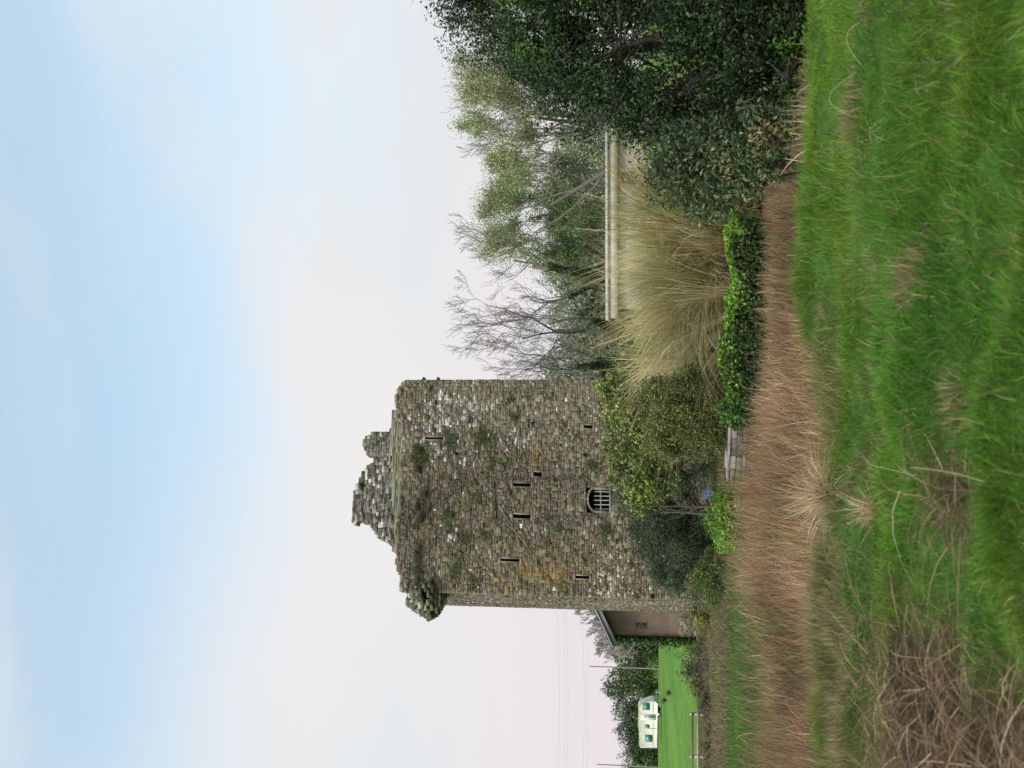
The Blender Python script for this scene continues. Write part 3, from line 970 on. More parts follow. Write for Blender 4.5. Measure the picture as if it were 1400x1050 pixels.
# broken corner turret on corbels, at the left corner
q = MB()
gS = np.random.default_rng(5)
zt, zbm = TF(226, 556)[1], TF(220, 604)[1]
rows = 13
for r_ in range(rows):
    t_ = r_ / (rows - 1); z = zbm + (zt - zbm) * t_
    rad = 0.24 + 0.78 * math.sin(min(1, t_ / 0.38) * math.pi / 2) - 0.62 * max(0, (t_ - 0.42) / 0.58)
    for k in range(16):
        th = 2 * math.pi * (k + 0.5 * (r_ % 2)) / 16
        if gS.random() < 0.08 + 0.22 * t_: continue
        cxx, cyy = -0.08 + math.cos(th) * rad * 0.95, 0.62 + math.sin(th) * rad * 0.85
        if cxx > 0.38: continue
        c = gable_col(np.array([cxx]), np.array([z]), gS)[0] * np.array([0.72, 0.74, 0.62])
        s = gS.uniform(0.12, 0.2)
        V = np.array([(x_, y_, z_) for z_ in (-1, 1) for x_, y_ in ((-1, -1), (1, -1), (1, 1), (-1, 1))]) * np.array([s, s * 0.9, (zt - zbm) / rows * 0.58])
        V = V + gS.normal(0, 0.02, V.shape)
        ca, sa = math.cos(th), math.sin(th)
        V = np.stack([V[:, 0] * ca - V[:, 1] * sa + cxx, V[:, 0] * sa + V[:, 1] * ca + cyy, V[:, 2] + z], 1)
        q.add(V, [(0, 3, 2, 1), (4, 5, 6, 7), (0, 1, 5, 4), (1, 2, 6, 5), (2, 3, 7, 6), (3, 0, 4, 7)], None, c)
V, F, T, C = q.data()
mesh_obj('corner_turret', batter(V) - SH, F, M_STONE, tower, C)

# moss and ivy-leaved tufts rooted in the wall
for a, b_, r in MOSS[:16]:
    n = int(330 * (r / 0.3) ** 2 + 50)
    g = gS
    cen = [np.array([a, b_])]
    for _ in range(5): cen.append(cen[g.integers(0, len(cen))] + g.normal(0, 0.42, 2) * r)
    cen = np.array(cen); ic = g.integers(0, len(cen), n)
    th_ = g.random(n) * 6.283; rr_ = r * 0.56 * g.random(n) ** 0.6
    P = np.stack([cen[ic, 0] + rr_ * np.cos(th_), -np.abs(g.normal(0.04, 0.02, n)), cen[ic, 1] + rr_ * np.sin(th_)], 1)
    V, F = leaf_cards(P, np.tile([0, -1.0, 0.3], (n, 1)), 0.065, 0.7, g, 0.3, 1.2)
    mesh_obj('moss_clump', batter(V) - SH, F, M_LEAF, tower, np.repeat(mixc([(0.085, 0.105, 0.04), (0.11, 0.125, 0.05), (0.065, 0.08, 0.032)], n, g), 4, 0))
# weeds along the top
n = 1500
xw = gS.uniform(0.2, TW - 0.2, n); n = len(xw)
B = np.stack([xw, gS.uniform(0.05, 0.6, n), [float(ztop_front(q_)) - 0.08 for q_ in xw]], 1)
D = unit(np.stack([gS.normal(0, 0.5, n), gS.normal(0, 0.5, n), np.ones(n)], 1))
V, F = strands(B, D, gS.uniform(0.08, 0.3, n), gS.uniform(0.012, 0.03, n), gS.uniform(0, 0.5, n), gS, 3)
mesh_obj('top_weeds', batter(V) - SH, F, M_GRASS, tower, np.repeat(mixc([(0.09, 0.12, 0.04), (0.2, 0.18, 0.09)], n, gS), 8, 0))
# two dark stubs sticking out of the right-hand edge
for vv in (579, 598):
    zq = TF(529, vv)[1]
    q = MB(); q.prism([(0.0, zq - 0.08), (0.16, zq - 0.05), (0.19, zq + 0.05), (0.0, zq + 0.09)], 0.05, 0.28, 'y', (0.05, 0.045, 0.04))
    V, F, T, C = q.data(); V[:, 0] += TW - 0.02
    mesh_obj('stone_stub', batter(V) - SH, F, M_STONE, tower, C, F3=T)


# ------------------------------------------------------------------ plants: skeletons and crowns
def grow(S, tips, p, d, ln, r, depth, g, up=0.12, wig=0.22, kids=(3, 5), spread=0.75, ratio=(0.5, 0.75), nseg=4, minr=0.006):
    p = np.array(p, float); d = unit(np.array(d, float))
    pts = [p.copy()]
    for s in range(nseg):
        d = unit(d + g.normal(0, wig, 3) * (0.5 + 0.5 * s / nseg) + np.array([0, 0, up]))
        q = p + d * ln / nseg
        r0 = max(r * (1 - 0.62 * s / nseg), minr); r1 = max(r * (1 - 0.62 * (s + 1) / nseg), minr)
        S.append((*p, *q, r0, r1))
        pts.append(q.copy()); p = q
        if depth == 0 and tips is not None:
            tips.append((*q, *d))
    if depth > 0:
        nk = g.integers(kids[0], kids[1] + 1)
        for k in range(nk):
            f = 0.30 + 0.70 * (k + g.random()) / nk
            i = min(int(f * nseg), nseg - 1); fr = f * nseg - i
            b0 = pts[i] * (1 - fr) + pts[i + 1] * fr
            ax = unit(g.normal(size=3))
            nd = unit(d + unit(np.cross(d, ax)) * spread * g.uniform(0.6, 1.35))
            grow(S, tips, b0, nd, ln * g.uniform(*ratio) * (1.1 - 0.35 * f), max(r * (1 - 0.62 * f) * 0.62, minr), depth - 1, g, up, wig * 1.08, kids, spread, ratio, nseg, minr)


def tree(name, base, h, label, cat, seed, depth=4, r=0.2, lean=(0, 0), leaves=0, leaf=0.12, cols=None, bark=(0.15, 0.135, 0.115), ivy=0.0, group=None,
         trunk_frac=0.45, kids=(3, 5), spread=0.75, up=0.12, minr=0.012, jit=0.25, ratio=(0.5, 0.75), aspect=0.55, ivyr=0.26, nstem=1, wig=0.16):
    g = np.random.default_rng(seed)
    base = np.array(base, float)
    root = empty(name, base)
    tag(root, label, cat, group)
    S = []; tips = []
    for k in range(nstem):
        sp = np.array([g.normal(0, 0.28), g.normal(0, 0.28), 0]) if nstem > 1 else np.zeros(3)
        grow(S, tips, sp * 0.6, np.array([lean[0] + sp[0], lean[1] + sp[1], 1.0]), h * trunk_frac * g.uniform(0.92, 1.08), r, depth, g, up, wig, kids, spread, ratio, 5, minr)
    S = np.array(S); tips = np.array(tips)
    zmax = S[:, 5].max(); sc = h / zmax
    S[:, :6] *= sc; tips[:, :3] *= sc
    big = (S[:, 6] > r * 0.30)
    V, F = tubes(S[big], 7)
    nb = big.sum()
    mesh_obj('trunk', V, F, M_BARK, root, np.array(bark) * np.ones((len(V), 1)), True)
    thin = S[~big]
    V, F = tubes(thin, 3)
    mesh_obj('branches', V, F, M_BARK, root, np.array(bark) * 1.05 * np.ones((len(V), 1)))
    if leaves:
        i = g.integers(0, len(tips), leaves)
        P = tips[i, :3] + g.normal(0, jit, (leaves, 3))
        V, F = leaf_cards(P, tips[i, 3:], leaf, aspect, g)
        c = mixc(cols, leaves, g)
        c = c * (0.8 + 0.4 * fbm(P[:, 0] * 0.8 + P[:, 1] * 0.5, P[:, 2] * 0.8))[:, None]
        mesh_obj('crown', V, F, M_LEAF, root, np.repeat(c, 4, 0))
    if ivy:
        tr = S[big]; tr = tr[tr[:, 5] < h * ivy]
        n = 2600
        i = g.integers(0, len(tr), n); tt = g.random(n)[:, None]
        a = g.normal(size=(n, 3)); a[:, 2] *= 0.4; a = unit(a)
        P = tr[i, :3] * (1 - tt) + tr[i, 3:6] * tt
        P = P + a * (tr[i, 6:7] + ivyr * g.random((n, 1)) ** 0.8 * (1.15 - 0.9 * P[:, 2:3] / (h * ivy)))
        V, F = leaf_cards(P, a, 0.15, 0.75, g)
        mesh_obj('ivy', V, F, M_LEAF, root, np.repeat(mixc([(0.05, 0.09, 0.032), (0.07, 0.115, 0.04), (0.035, 0.06, 0.025)], n, g), 4, 0))
    return root


def bush(name, clumps, label, cat, seed, leaf=0.1, dens=1.0, aspect=0.5, cols=None, mat=None, group=None, stems=True, base=None, wts=None, shell=0.5, upb=0.3, bright=None, flat=0.5, rough=0.22, nmul=1.0, stemr=0.05):
    """clumps: (u, v, Y, radius px[, depth factor]) balls of foliage, at true distances."""
    g = np.random.default_rng(seed)
    cs = []
    for c in clumps:
        p = at(c[0], c[1], c[2]); cs.append((p, c[3] * c[2] / FPX, c[4] if len(c) > 4 else 1.0))
    if base is None:
        mx_ = np.mean([c[0] for c in cs], 0); base = np.array([mx_[0], mx_[1], float(ground_z(mx_[0], mx_[1])) - 0.05])
    root = empty(name, base)
    tag(root, label, cat, group)
    Ps, Ns, Cs = [], [], []
    for k, (p, rr, fy) in enumerate(cs):
        n = int(dens * nmul * 36.0 * rr * rr / (leaf * leaf * aspect * 0.5) * 0.42)
        d = unit(g.normal(size=(n, 3)))
        lump = 1 + rough * (2 * fbm(d[:, 0] * 2.3 + 9 * k, d[:, 2] * 2.3 + d[:, 1] * 1.7 + 3 * k) - 1) * 1.6
        rad = rr * (shell + (1 - shell) * g.random(n) ** 0.6) * lump
        P = p + d * rad[:, None] * np.array([1, fy, 1]) + g.normal(0, leaf * 0.5, (n, 3))
        c = mixc(cols, n, g, wts)
        tone = g.uniform(0.82, 1.2)
        c = c * tone
        cl = fbm(P[:, 0] * 2.1 + P[:, 1] * 1.3, P[:, 2] * 2.1 + 5)
        gap = g.random(n) < smooth(0.34, 0.52, fbm(P[:, 0] * 1.7 / max(rr, 0.4) + 13, P[:, 2] * 1.7 / max(rr, 0.4) + P[:, 1] * 1.1 / max(rr, 0.4))) + 0.12
        P, d, c, cl = P[gap], d[gap], c[gap], cl[gap]; n = len(P)
        c = c * (0.7 + 0.6 * cl)[:, None]
        if bright is not None:
            bm = fbm(P[:, 0] * 0.9 + 31, P[:, 2] * 0.9 + P[:, 1] * 0.6 + 7) > bright[0]
            bm &= g.random(n) < 0.75
            c[bm] = mixc([bright[1]], bm.sum(), g)
        Ps.append(P); Ns.append(d); Cs.append(c)
    P = np.concatenate(Ps); Nn = np.concatenate(Ns); C = np.concatenate(Cs)
    ok = P[:, 2] > ground_z(P[:, 0], P[:, 1]) + 0.01
    if ok.sum() < 5: P[:, 2] += ground_z(P[:, 0], P[:, 1]) - P[:, 2].min(); ok[:] = True
    P, Nn, C = P[ok], Nn[ok], np.clip(C[ok], 0.003, 0.9)
    V, F = leaf_cards(P, Nn, leaf, aspect, g, upb, flat)
    mesh_obj('crown', V - base, F, mat or M_LEAF, root, np.repeat(C, 4, 0))
    if stems:
        S = []
        for (p, rr, fy) in cs:
            a = np.zeros(3) + np.array([g.normal(0, 0.12), g.normal(0, 0.12), 0]); e = p - base
            prev = a
            for s in range(1, 6):
                t_ = s / 5
                q = a * (1 - t_) + e * t_ + np.array([g.normal(0, 0.06), g.normal(0, 0.06), 0.10 * math.sin(t_ * 3.1)]) * np.linalg.norm(e) * 0.4
                S.append((*prev, *q, stemr * (1.2 - 0.7 * (s - 1) / 5), stemr * (1.2 - 0.7 * t_))); prev = q
            for _ in range(10):
                dd = unit(g.normal(size=3)); S.append((*(prev), *(prev + dd * rr * 0.8), stemr * 0.35, stemr * 0.1))
        V, F = tubes(np.array(S), 6)
        mesh_obj('trunk', V, F, M_BARK, root, np.array((0.06, 0.05, 0.042)) * np.ones((len(V), 1)), True)
    return root


def gz(x, y):
    return float(ground_z(x, y))


def ground_at(u, Y):
    p = at(u, 885, Y)
    return np.array([p[0], Y, gz(p[0], Y) - 0.05])


# bare trees behind, right of the tower
BARK = (0.155, 0.14, 0.118)
BT = 'bare trees behind the tower'
tree('bare_tree', ground_at(549, 62), 15.0, 'bare tree with ivied trunk rising right beside the tower edge', 'tree', 46, 5, 0.26, (0.03, 0), bark=BARK, ivy=0.58, group=BT, kids=(3, 4), minr=0.0095, trunk_frac=0.42, spread=0.92, ratio=(0.55, 0.82), up=0.13)
tree('bare_tree', ground_at(572, 64), 12.6, 'bare tree with a slanting ivied trunk, second from the tower', 'tree', 42, 5, 0.24, (-0.16, 0), bark=BARK, ivy=0.45, group=BT, kids=(3, 4), minr=0.0095, spread=0.95, trunk_frac=0.40, ratio=(0.55, 0.8), up=0.12)
tree('bare_tree', ground_at(604, 60), 13.3, 'bare tree with dark ivied lower trunk, third from the tower', 'tree', 43, 5, 0.28, (-0.02, 0), bark=BARK, ivy=0.42, group=BT, kids=(3, 4), minr=0.0095, spread=0.92, trunk_frac=0.42, ratio=(0.55, 0.8), up=0.13)
tree('bare_tree', ground_at(668, 58), 13.4, 'forking bare tree with ivy on its trunk beside the leafy green tree', 'tree', 44, 5, 0.30, (0.10, 0), bark=BARK, ivy=0.55, group=BT, kids=(3, 4), minr=0.0095, spread=0.92, trunk_frac=0.42, ratio=(0.55, 0.8), up=0.13)
# leafy spring trees above the long low house
LT = 'leafing trees behind the house'
GREENS = [(0.18, 0.29, 0.09), (0.145, 0.24, 0.075), (0.24, 0.34, 0.12)]
YELS = [(0.30, 0.32, 0.13), (0.25, 0.26, 0.11), (0.36, 0.39, 0.18)]
tree('leafing_tree', ground_at(768, 60), 9.4, 'fresh green leafing tree left of the olive one', 'tree', 51, 5, 0.16, (0.0, 0), 20000, 0.11, GREENS, BARK, group=LT, spread=0.75, jit=0.24, nstem=3, trunk_frac=0.5, kids=(3, 4), minr=0.015)
tree('leafing_tree', ground_at(812, 58), 10.8, 'taller fresh green leafing tree above the window end of the low house', 'tree', 52, 5, 0.2, (0.02, 0), 23000, 0.105, GREENS, BARK, group=LT, spread=0.75, jit=0.24, trunk_frac=0.45, kids=(3, 4), minr=0.015)
tree('leafing_tree', ground_at(868, 54), 11.8, 'olive leafing tree with twiggy top above the dark evergreen edge', 'tree', 53, 5, 0.2, (0.0, 0), 20000, 0.095, YELS, BARK, group=LT, spread=0.75, jit=0.24, nstem=2, trunk_frac=0.5, kids=(3, 4), minr=0.014)
tree('leafing_tree', ground_at(950, 52), 12.0, 'yellowish leafing tree partly behind the top of the dark evergreen', 'tree', 54, 5, 0.2, (0.0, 0), 20000, 0.095, YELS + GREENS[:1], BARK, group=LT, spread=0.75, jit=0.24, nstem=2, trunk_frac=0.5, kids=(3, 4), minr=0.014)
tree('bare_tree', ground_at(985, 60), 14.2, 'bare twiggy tree behind the yellowish leafing tree, tips showing beside the top of the evergreen', 'tree', 55, 5, 0.22, (0.0, 0), bark=BARK, kids=(3, 4), minr=0.009, trunk_frac=0.42, spread=0.85, ratio=(0.55, 0.8), group=BT)
tree('bare_tree', ground_at(880, 62), 13.9, 'bare twiggy tree behind the olive leafing tree, tips above it', 'tree', 56, 5, 0.22, (0.0, 0), bark=BARK, kids=(3, 4), minr=0.009, trunk_frac=0.42, spread=0.85, ratio=(0.55, 0.8), group=BT)
# hazy thicket low behind the bare trees
HZ = [(0.25, 0.30, 0.17), (0.21, 0.25, 0.15), (0.29, 0.31, 0.20)]
HG = 'thicket behind the bare trees'
for u, vv, rr, lab, sd in ((545, 775, 42, 'dull green thicket bush behind the tower edge', 61), (620, 782, 40, 'dull green thicket bush between the ivied trunks', 62), (695, 775, 45, 'dull green thicket bush under the forking bare tree', 63), (770, 800, 48, 'dull green thicket bush behind the low house', 64), (850, 800, 50, 'dull green thicket bush beside the dark evergreen', 65)):
    bush('thicket_bush', [(u, vv + 5, 72, rr), (u - 26, vv + 22, 71, rr * 0.85), (u + 28, vv + 24, 72, rr * 0.85), (u + 5, vv + 60, 71, rr * 1.1), (u - 30, vv + 65, 71, rr), (u + 32, vv + 65, 71, rr)], lab, 'bush', sd, 0.22, 0.8, 0.5, HZ, group=HG, stemr=0.06)

# ------------------------------------------------------------------ big dark evergreen on the right
DK = [(0.018, 0.038, 0.010), (0.025, 0.052, 0.013), (0.038, 0.068, 0.021), (0.085, 0.115, 0.062), (0.012, 0.024, 0.007)]
bush('evergreen_tree', [(1040, 655, 17.5, 55), (1010, 725, 17.0, 75), (955, 775, 17.0, 70), (1060, 800, 17.0, 100), (990, 850, 16.5, 100), (905, 845, 16.5, 62), (935, 930, 16.0, 95), (1050, 940, 16.5, 105), (868, 900, 16.2, 50),
                        (980, 1020, 16.0, 80), (1070, 1030, 16.2, 80), (900, 1010, 15.8, 70), (1140, 760, 17.5, 110), (1160, 930, 17.5, 120), (1110, 660, 17.5, 70), (1010, 1075, 15.4, 42), (935, 1075, 15.4, 36), (1085, 1070, 15.4, 50)],
     'big dark evergreen tree towering at the edge of the bank', 'tree', 71, 0.07, 0.95, 0.42, DK, M_GLOSSLEAF, wts=[4, 4, 2.4, 0.4, 5], bright=(0.60, (0.06, 0.145, 0.014)), rough=0.62, shell=0.38, stemr=0.10)
GRG = [(0.052, 0.082, 0.030), (0.040, 0.066, 0.022), (0.11, 0.14, 0.08), (0.028, 0.048, 0.016)]
bush('grey_green_shrub', [(812, 920, 15.2, 40), (778, 965, 15.0, 34), (800, 1005, 14.8, 44), (850, 985, 14.8, 50), (835, 1045, 14.4, 40), (880, 1050, 14.4, 46), (845, 935, 15.2, 42)],
     'grey green shrub with narrow leaves in front of the dark evergreen', 'shrub', 72, 0.085, 0.75, 0.34, GRG, M_GLOSSLEAF, wts=[4, 3, 1.6, 3], rough=0.34, shell=0.40, bright=(0.66, (0.16, 0.15, 0.06)))

# ------------------------------------------------------------------ pampas grass behind the low wall
def pampas(name, u, Y, n, ln, label, seed, group, sx=1.0):
    g = np.random.default_rng(seed)
    p = at(u, 1000, Y); p[2] = gz(p[0], Y)
    root = empty(name, p); tag(root, label, 'pampas grass', group)
    STR = [(0.50, 0.43, 0.22), (0.42, 0.35, 0.17), (0.60, 0.53, 0.32), (0.36, 0.23, 0.10), (0.13, 0.20, 0.05), (0.26, 0.28, 0.11)]
    for part, k, nt_, lo, hi, cols, sp, wd, dr in (('leaves', n, 150, 0.42, 1.0, STR, 0.40, 0.032, (0.04, 0.50)),
                                                  ('dead_skirt', n // 4, 50, 0.25, 0.5, [(0.36, 0.25, 0.13), (0.25, 0.16, 0.08), (0.46, 0.36, 0.21)], 0.9, 0.026, (0.1, 0.5))):
        # the blades stand in tufts that share a lean, a length and a tone
        ta = g.random(nt_) * 6.283; tl = np.abs(g.normal(0, sp, nt_)) + 0.03; tln = g.uniform(lo, hi, nt_); td = g.uniform(*dr, nt_)
        tone = mixc(cols, nt_, g, [4, 3, 2, 2.2, 3, 4] if len(cols) == 6 else None, 0.34)
        tb = np.stack([g.normal(0, 0.75, nt_), g.normal(0, 0.6, nt_)], 1)
        i = g.integers(0, nt_, k)
        ang = ta[i] + g.normal(0, 0.24, k); le = tl[i] + g.normal(0, 0.08, k)
        B = np.stack([tb[i, 0] + g.normal(0, 0.07, k), tb[i, 1] + g.normal(0, 0.07, k), np.zeros(k)], 1)
        D = unit(np.stack([(np.cos(ang) * le + B[:, 0] * 0.22) * sx, np.sin(ang) * le + B[:, 1] * 0.22, np.ones(k)], 1))
        V, F = strands(B, D, ln * tln[i] * g.uniform(0.75, 1.08, k), g.uniform(0.5, 1.1, k) * wd, td[i] * g.uniform(0.6, 1.4, k), g, 7, curl=g.normal(0, 0.07, k), droop_pow=2.8, bend=(np.stack([g.normal(0, 0.17, nt_), g.normal(0, 0.12, nt_), g.normal(0, 0.03, nt_)], 1))[i])
        c = (0.75 * tone[i] + 0.25 * mixc(cols, k, g, None, 0.2)) * g.uniform(0.7, 1.15, k)[:, None]
        mesh_obj(part, V, F, M_DRY, root, np.repeat(c, 16, 0))
    for k in range(2):
        a = g.random() * 6.28; d = unit(np.array([math.cos(a) * 0.35, math.sin(a) * 0.35, 1.0])); ll = ln * g.uniform(0.9, 1.0)
        q = MB(); q.bar(d * 0.1, d * ll, 0.012, (0.42, 0.33, 0.18), 5, 0.006)
        V, F, T, C = q.data(); st = mesh_obj('stalk', V, F, M_DRY, root, C)
        m_ = 120
        B = d * ll * (0.86 + 0.14 * g.random(m_))[:, None]
        D = unit(d + g.normal(0, 0.3, (m_, 3)))
        V, F = strands(B, D, g.uniform(0.06, 0.14, m_), np.full(m_, 0.010), g.uniform(0.2, 0.8, m_), g, 2)
        mesh_obj('plume', V, F, M_DRY, st, np.repeat(mixc([(0.45, 0.38, 0.24)], m_, g), 6, 0))
    return root


PG = 'pampas grass behind the ivied wall'
pampas('pampas_grass', 646, 31.8, 11500, 5.0, 'broad straw coloured pampas clump behind the ivied wall, beside the rounded bush', 81, PG)
pampas('pampas_grass', 715, 29.8, 9500, 5.5, 'upright pampas clump with brown stems behind the ivied wall, beside the dark evergreen', 82, PG)
pampas('pampas_grass', 775, 30.5, 7000, 4.9, 'greener pampas clump half behind the grey green shrub', 83, PG)

# ------------------------------------------------------------------ low wall with ivy
WA = np.array([-2.6, 28.4]); WB = np.array([3.75, 24.5])
wd = WB - WA; WL = np.linalg.norm(wd); wd = wd / WL
wroot = empty('low_wall', (WA[0], WA[1], -0.6), math.atan2(wd[1], wd[0]))
tag(wroot, 'low rough stone wall with flat coping between the reeds and the shrubs', 'wall')
gW = np.random.default_rng(90)


def low_col(x, z, g):
    return mixc([(0.13, 0.112, 0.10), (0.11, 0.095, 0.085), (0.155, 0.135, 0.12), (0.09, 0.09, 0.06)], len(x), g)


V, F, C = stone_panel(WL, 0, lambda x: 0.98, 0.98, [], np.zeros(3), ex, -ey, 0.45, gW, 'side', (0.10, 0.18), (0.18, 0.45), (0, 0.05), low_col)
mesh_obj('masonry', V, F, M_STONE, wroot, C)
q = MB(); x = 0.0
while x < WL - 0.05:
    w = gW.uniform(0.25, 0.7)
    q.box((x + 0.003, -0.05 + gW.normal(0, 0.012), 1.0), (min(x + w, WL) - 0.003, 0.48, 1.06 + gW.normal(0, 0.012)), np.array([0.20, 0.175, 0.16]) * gW.uniform(0.8, 1.15)); x += w
q.build('coping', M_STONE, wroot)

# ivy over the right half of the wall
g = np.random.default_rng(91)
n = 26000
s = 1.95 + (WL - 1.75) * g.random(n)
top = g.random(n) < 0.42
hh = np.where(top, 0.55 + 0.16 * g.random(n), -0.45 + 1.05 * g.random(n)) + 0.5 * (fbm(s * 1.3, s * 0 + 4) - 0.5) - 0.12 * smooth(3.2, 1.9, s)
off = np.where(top, -0.25 + 0.75 * g.random(n), -0.10 - (0.10 + 0.5 * fbm(s * 1.2 + 5, hh * 1.4)) * g.random(n) ** 1.5)
nrm = np.array([-wd[1], wd[0]])
P = np.stack([WA[0] + wd[0] * s + nrm[0] * off, WA[1] + wd[1] * s + nrm[1] * off, hh - 0.02], 1)
dn = np.where(top, 1.0, 0.25)
Nn = np.stack([wd[1] * (1 - dn), -wd[0] * (1 - dn), dn], 1)
keep = g.random(n) < 0.1 + 1.3 * smooth(0.3, 0.6, fbm(s * 1.9, hh * 2.3))
P, Nn, top, s = P[keep], Nn[keep], top[keep], s[keep]
V, F = leaf_cards(P, Nn, 0.09, 0.8, g, 0.15)
c = mixc([(0.04, 0.08, 0.02), (0.06, 0.10, 0.026), (0.028, 0.055, 0.016), (0.10, 0.085, 0.045)], len(P), g, [4, 3, 3, 1.2])
yt = np.where(top, g.random(len(P)) < 0.45 + 0.45 * smooth(3.5, 6.5, s), g.random(len(P)) < 0.30 * smooth(0.1, 0.5, P[:, 2]) * smooth(0.4, 0.6, fbm(s * 1.6, s * 0 + 7)))
c[yt] = mixc([(0.20, 0.34, 0.035), (0.14, 0.27, 0.03)], yt.sum(), g, None, 0.18)  # upper leaves brightened, the light on the wall top put into their colour
b0 = np.array([WA[0] + wd[0] * WL / 2, WA[1] + wd[1] * WL / 2, -0.5])
iv = mesh_obj('ivy_mat', V, F, M_LEAF, None, np.repeat(c, 4, 0), origin=b0)
tag(iv, 'dark ivy with its lit top painted yellow green, spilling over the low wall', 'ivy')

# ------------------------------------------------------------------ garden shrubs in front of the tower
LAU = [(0.15, 0.195, 0.04), (0.10, 0.14, 0.03), (0.24, 0.26, 0.07), (0.055, 0.085, 0.02)]
bush('laurel_shrub', [(520, 850, 36.5, 30), (485, 855, 36.5, 34), (445, 850, 36.5, 30), (410, 865, 36.0, 34), (375, 880, 35.5, 26), (455, 890, 36.5, 42), (515, 890, 37, 40), (395, 900, 36, 28), (540, 905, 36.5, 32), (480, 930, 37, 45), (358, 872, 35.5, 14), (520, 826, 36.5, 14)],
     'tall laurel shrub with glossy yellowish leaves against the tower foot', 'shrub', 101, 0.14, 0.8, 0.5, LAU, M_GLOSSLEAF, wts=[4, 3, 2, 2], rough=0.35)
OLV = [(0.135, 0.155, 0.045), (0.10, 0.115, 0.033), (0.17, 0.185, 0.06), (0.07, 0.08, 0.025)]
bush('rounded_bush', [(470, 925, 29.6, 45), (500, 905, 29.8, 36), (455, 960, 29.6, 36), (500, 955, 29.2, 42), (447, 905, 29.9, 28), (523, 940, 29.6, 28), (480, 975, 29.4, 32)],
     'dense rounded olive green bush behind the end of the low wall', 'bush', 102, 0.075, 0.95, 0.5, OLV, rough=0.22, shell=0.6)
CON = [(0.055, 0.085, 0.04), (0.042, 0.066, 0.032), (0.08, 0.11, 0.055), (0.030, 0.046, 0.022)]
bush('dark_conifer', [(375, 860, 38.5, 24), (350, 880, 38.5, 34), (310, 905, 38.5, 36), (345, 915, 38, 36), (280, 930, 38.5, 32), (320, 945, 38, 38), (265, 955, 38.3, 26), (300, 970, 38, 26), (395, 868, 39, 16), (252, 925, 38.5, 20), (238, 958, 38.5, 17), (272, 900, 38.8, 15), (335, 975, 37, 26), (375, 940, 38, 16), (292, 886, 38.8, 22), (258, 905, 38.8, 17), (325, 868, 38.8, 16), (412, 846, 39, 13), (395, 935, 37.5, 22), (410, 960, 36.5, 18), (300, 935, 37, 24)],
     'dark blue green feathery conifer spreading before the tower', 'conifer', 103, 0.10, 0.6, 0.26, CON, rough=0.6, shell=0.3, stemr=0.07)
BRT = [(0.13, 0.24, 0.03), (0.09, 0.18, 0.025), (0.17, 0.29, 0.04)]
bush('bright_bush', [(345, 990, 30.0, 28), (370, 998, 30.0, 20), (318, 996, 30.2, 24), (340, 1012, 29.6, 26), (362, 1016, 29.6, 20), (312, 1014, 29.8, 18)],
     'low bright lime green bush at the edge of the reeds', 'bush', 104, 0.08, 0.85, 0.6, BRT, rough=0.3)
bush('ivy_bush', [(495, 1005, 27.0, 24), (478, 1012, 26.8, 16), (510, 1018, 26.8, 20)], 'small dark green leafy bush capping the bare end of the ivy', 'bush', 105, 0.09, 0.9, 0.7, [(0.05, 0.12, 0.02), (0.035, 0.08, 0.02)], rough=0.3)
bush('flowering_gorse', [(262, 965, 36.5, 22), (285, 975, 36.2, 16), (240, 975, 36.5, 18)], 'green gorse with yellow flowers under the dark conifer', 'gorse', 106, 0.075, 0.8, 0.4, [(0.06, 0.10, 0.025), (0.08, 0.12, 0.03), (0.34, 0.27, 0.03)], wts=[4, 3, 0.7], rough=0.3)
bush('flowering_gorse', [(207, 962, 43.0, 13), (196, 970, 43, 9), (213, 950, 43.2, 8)], 'small yellow flowered gorse at the tower corner below the brown barn', 'gorse', 107, 0.09, 0.8, 0.4, [(0.07, 0.10, 0.03), (0.38, 0.30, 0.03)], wts=[3, 1.3], rough=0.3)
bush('shade_bush', [(250, 985, 35.5, 22), (222, 990, 36.5, 16), (280, 992, 35, 18)], 'low dull green bush below the gorse at the reed edge', 'bush', 108, 0.09, 0.8, 0.5, [(0.055, 0.09, 0.025), (0.09, 0.12, 0.04)], rough=0.3)
# two thin stems by the garden gap
for k, (u, lab) in enumerate(((348, 'thin dark bare stem under the conifer, the left of two'), (358, 'thin dark bare stem under the conifer, the right of two'))):
    p = ground_at(u, 36.0)
    S = []; g = np.random.default_rng(110 + k)
    grow(S, None, (0, 0, 0), (0.03, 0, 1), 2.2, 0.045, 1, g, 0.1, 0.05, (3, 4), 0.5)
    V, F = tubes(np.array(S), 6)
    o = mesh_obj('bare_sapling', V + p, F, M_BARK, None, np.array((0.10, 0.085, 0.07)) * np.ones((len(V), 1)), True, origin=p)
    tag(o, lab, 'sapling', 'bare stems under the conifer')
# blue flowers by the low wall
g = np.random.default_rng(120)
p = at(375, 968, 33.0); n = 110
P = p + np.stack([g.normal(0, 0.07, n), g.normal(0, 0.07, n), g.normal(0, 0.09, n)], 1)
V, F = leaf_cards(P, np.tile([0, -0.5, 1.0], (n, 1)), 0.055, 0.8, g)
Bs = np.stack([g.normal(0, 0.12, 80), g.normal(0, 0.1, 80), np.full(80, gz(p[0], p[1]) - p[2])], 1) + p
V2, F2 = strands(Bs, unit(np.stack([g.normal(0, .1, 80), g.normal(0, .1, 80), np.ones(80)], 1)), np.full(80, p[2] - gz(p[0], p[1]) + 0.05), np.full(80, 0.015), np.zeros(80), g, 2)
q = MB(); q.add(V, F, None, np.repeat(mixc([(0.20, 0.21, 0.44), (0.27, 0.27, 0.5)], n, g), 4, 0)); q.add(V2, F2, None, (0.06, 0.12, 0.03))
o = q.build('blue_flowers', M_LEAF, None, origin=np.array([p[0], p[1], gz(p[0], p[1])]))
tag(o, 'small clump of blue flowers behind the low wall', 'flowers')

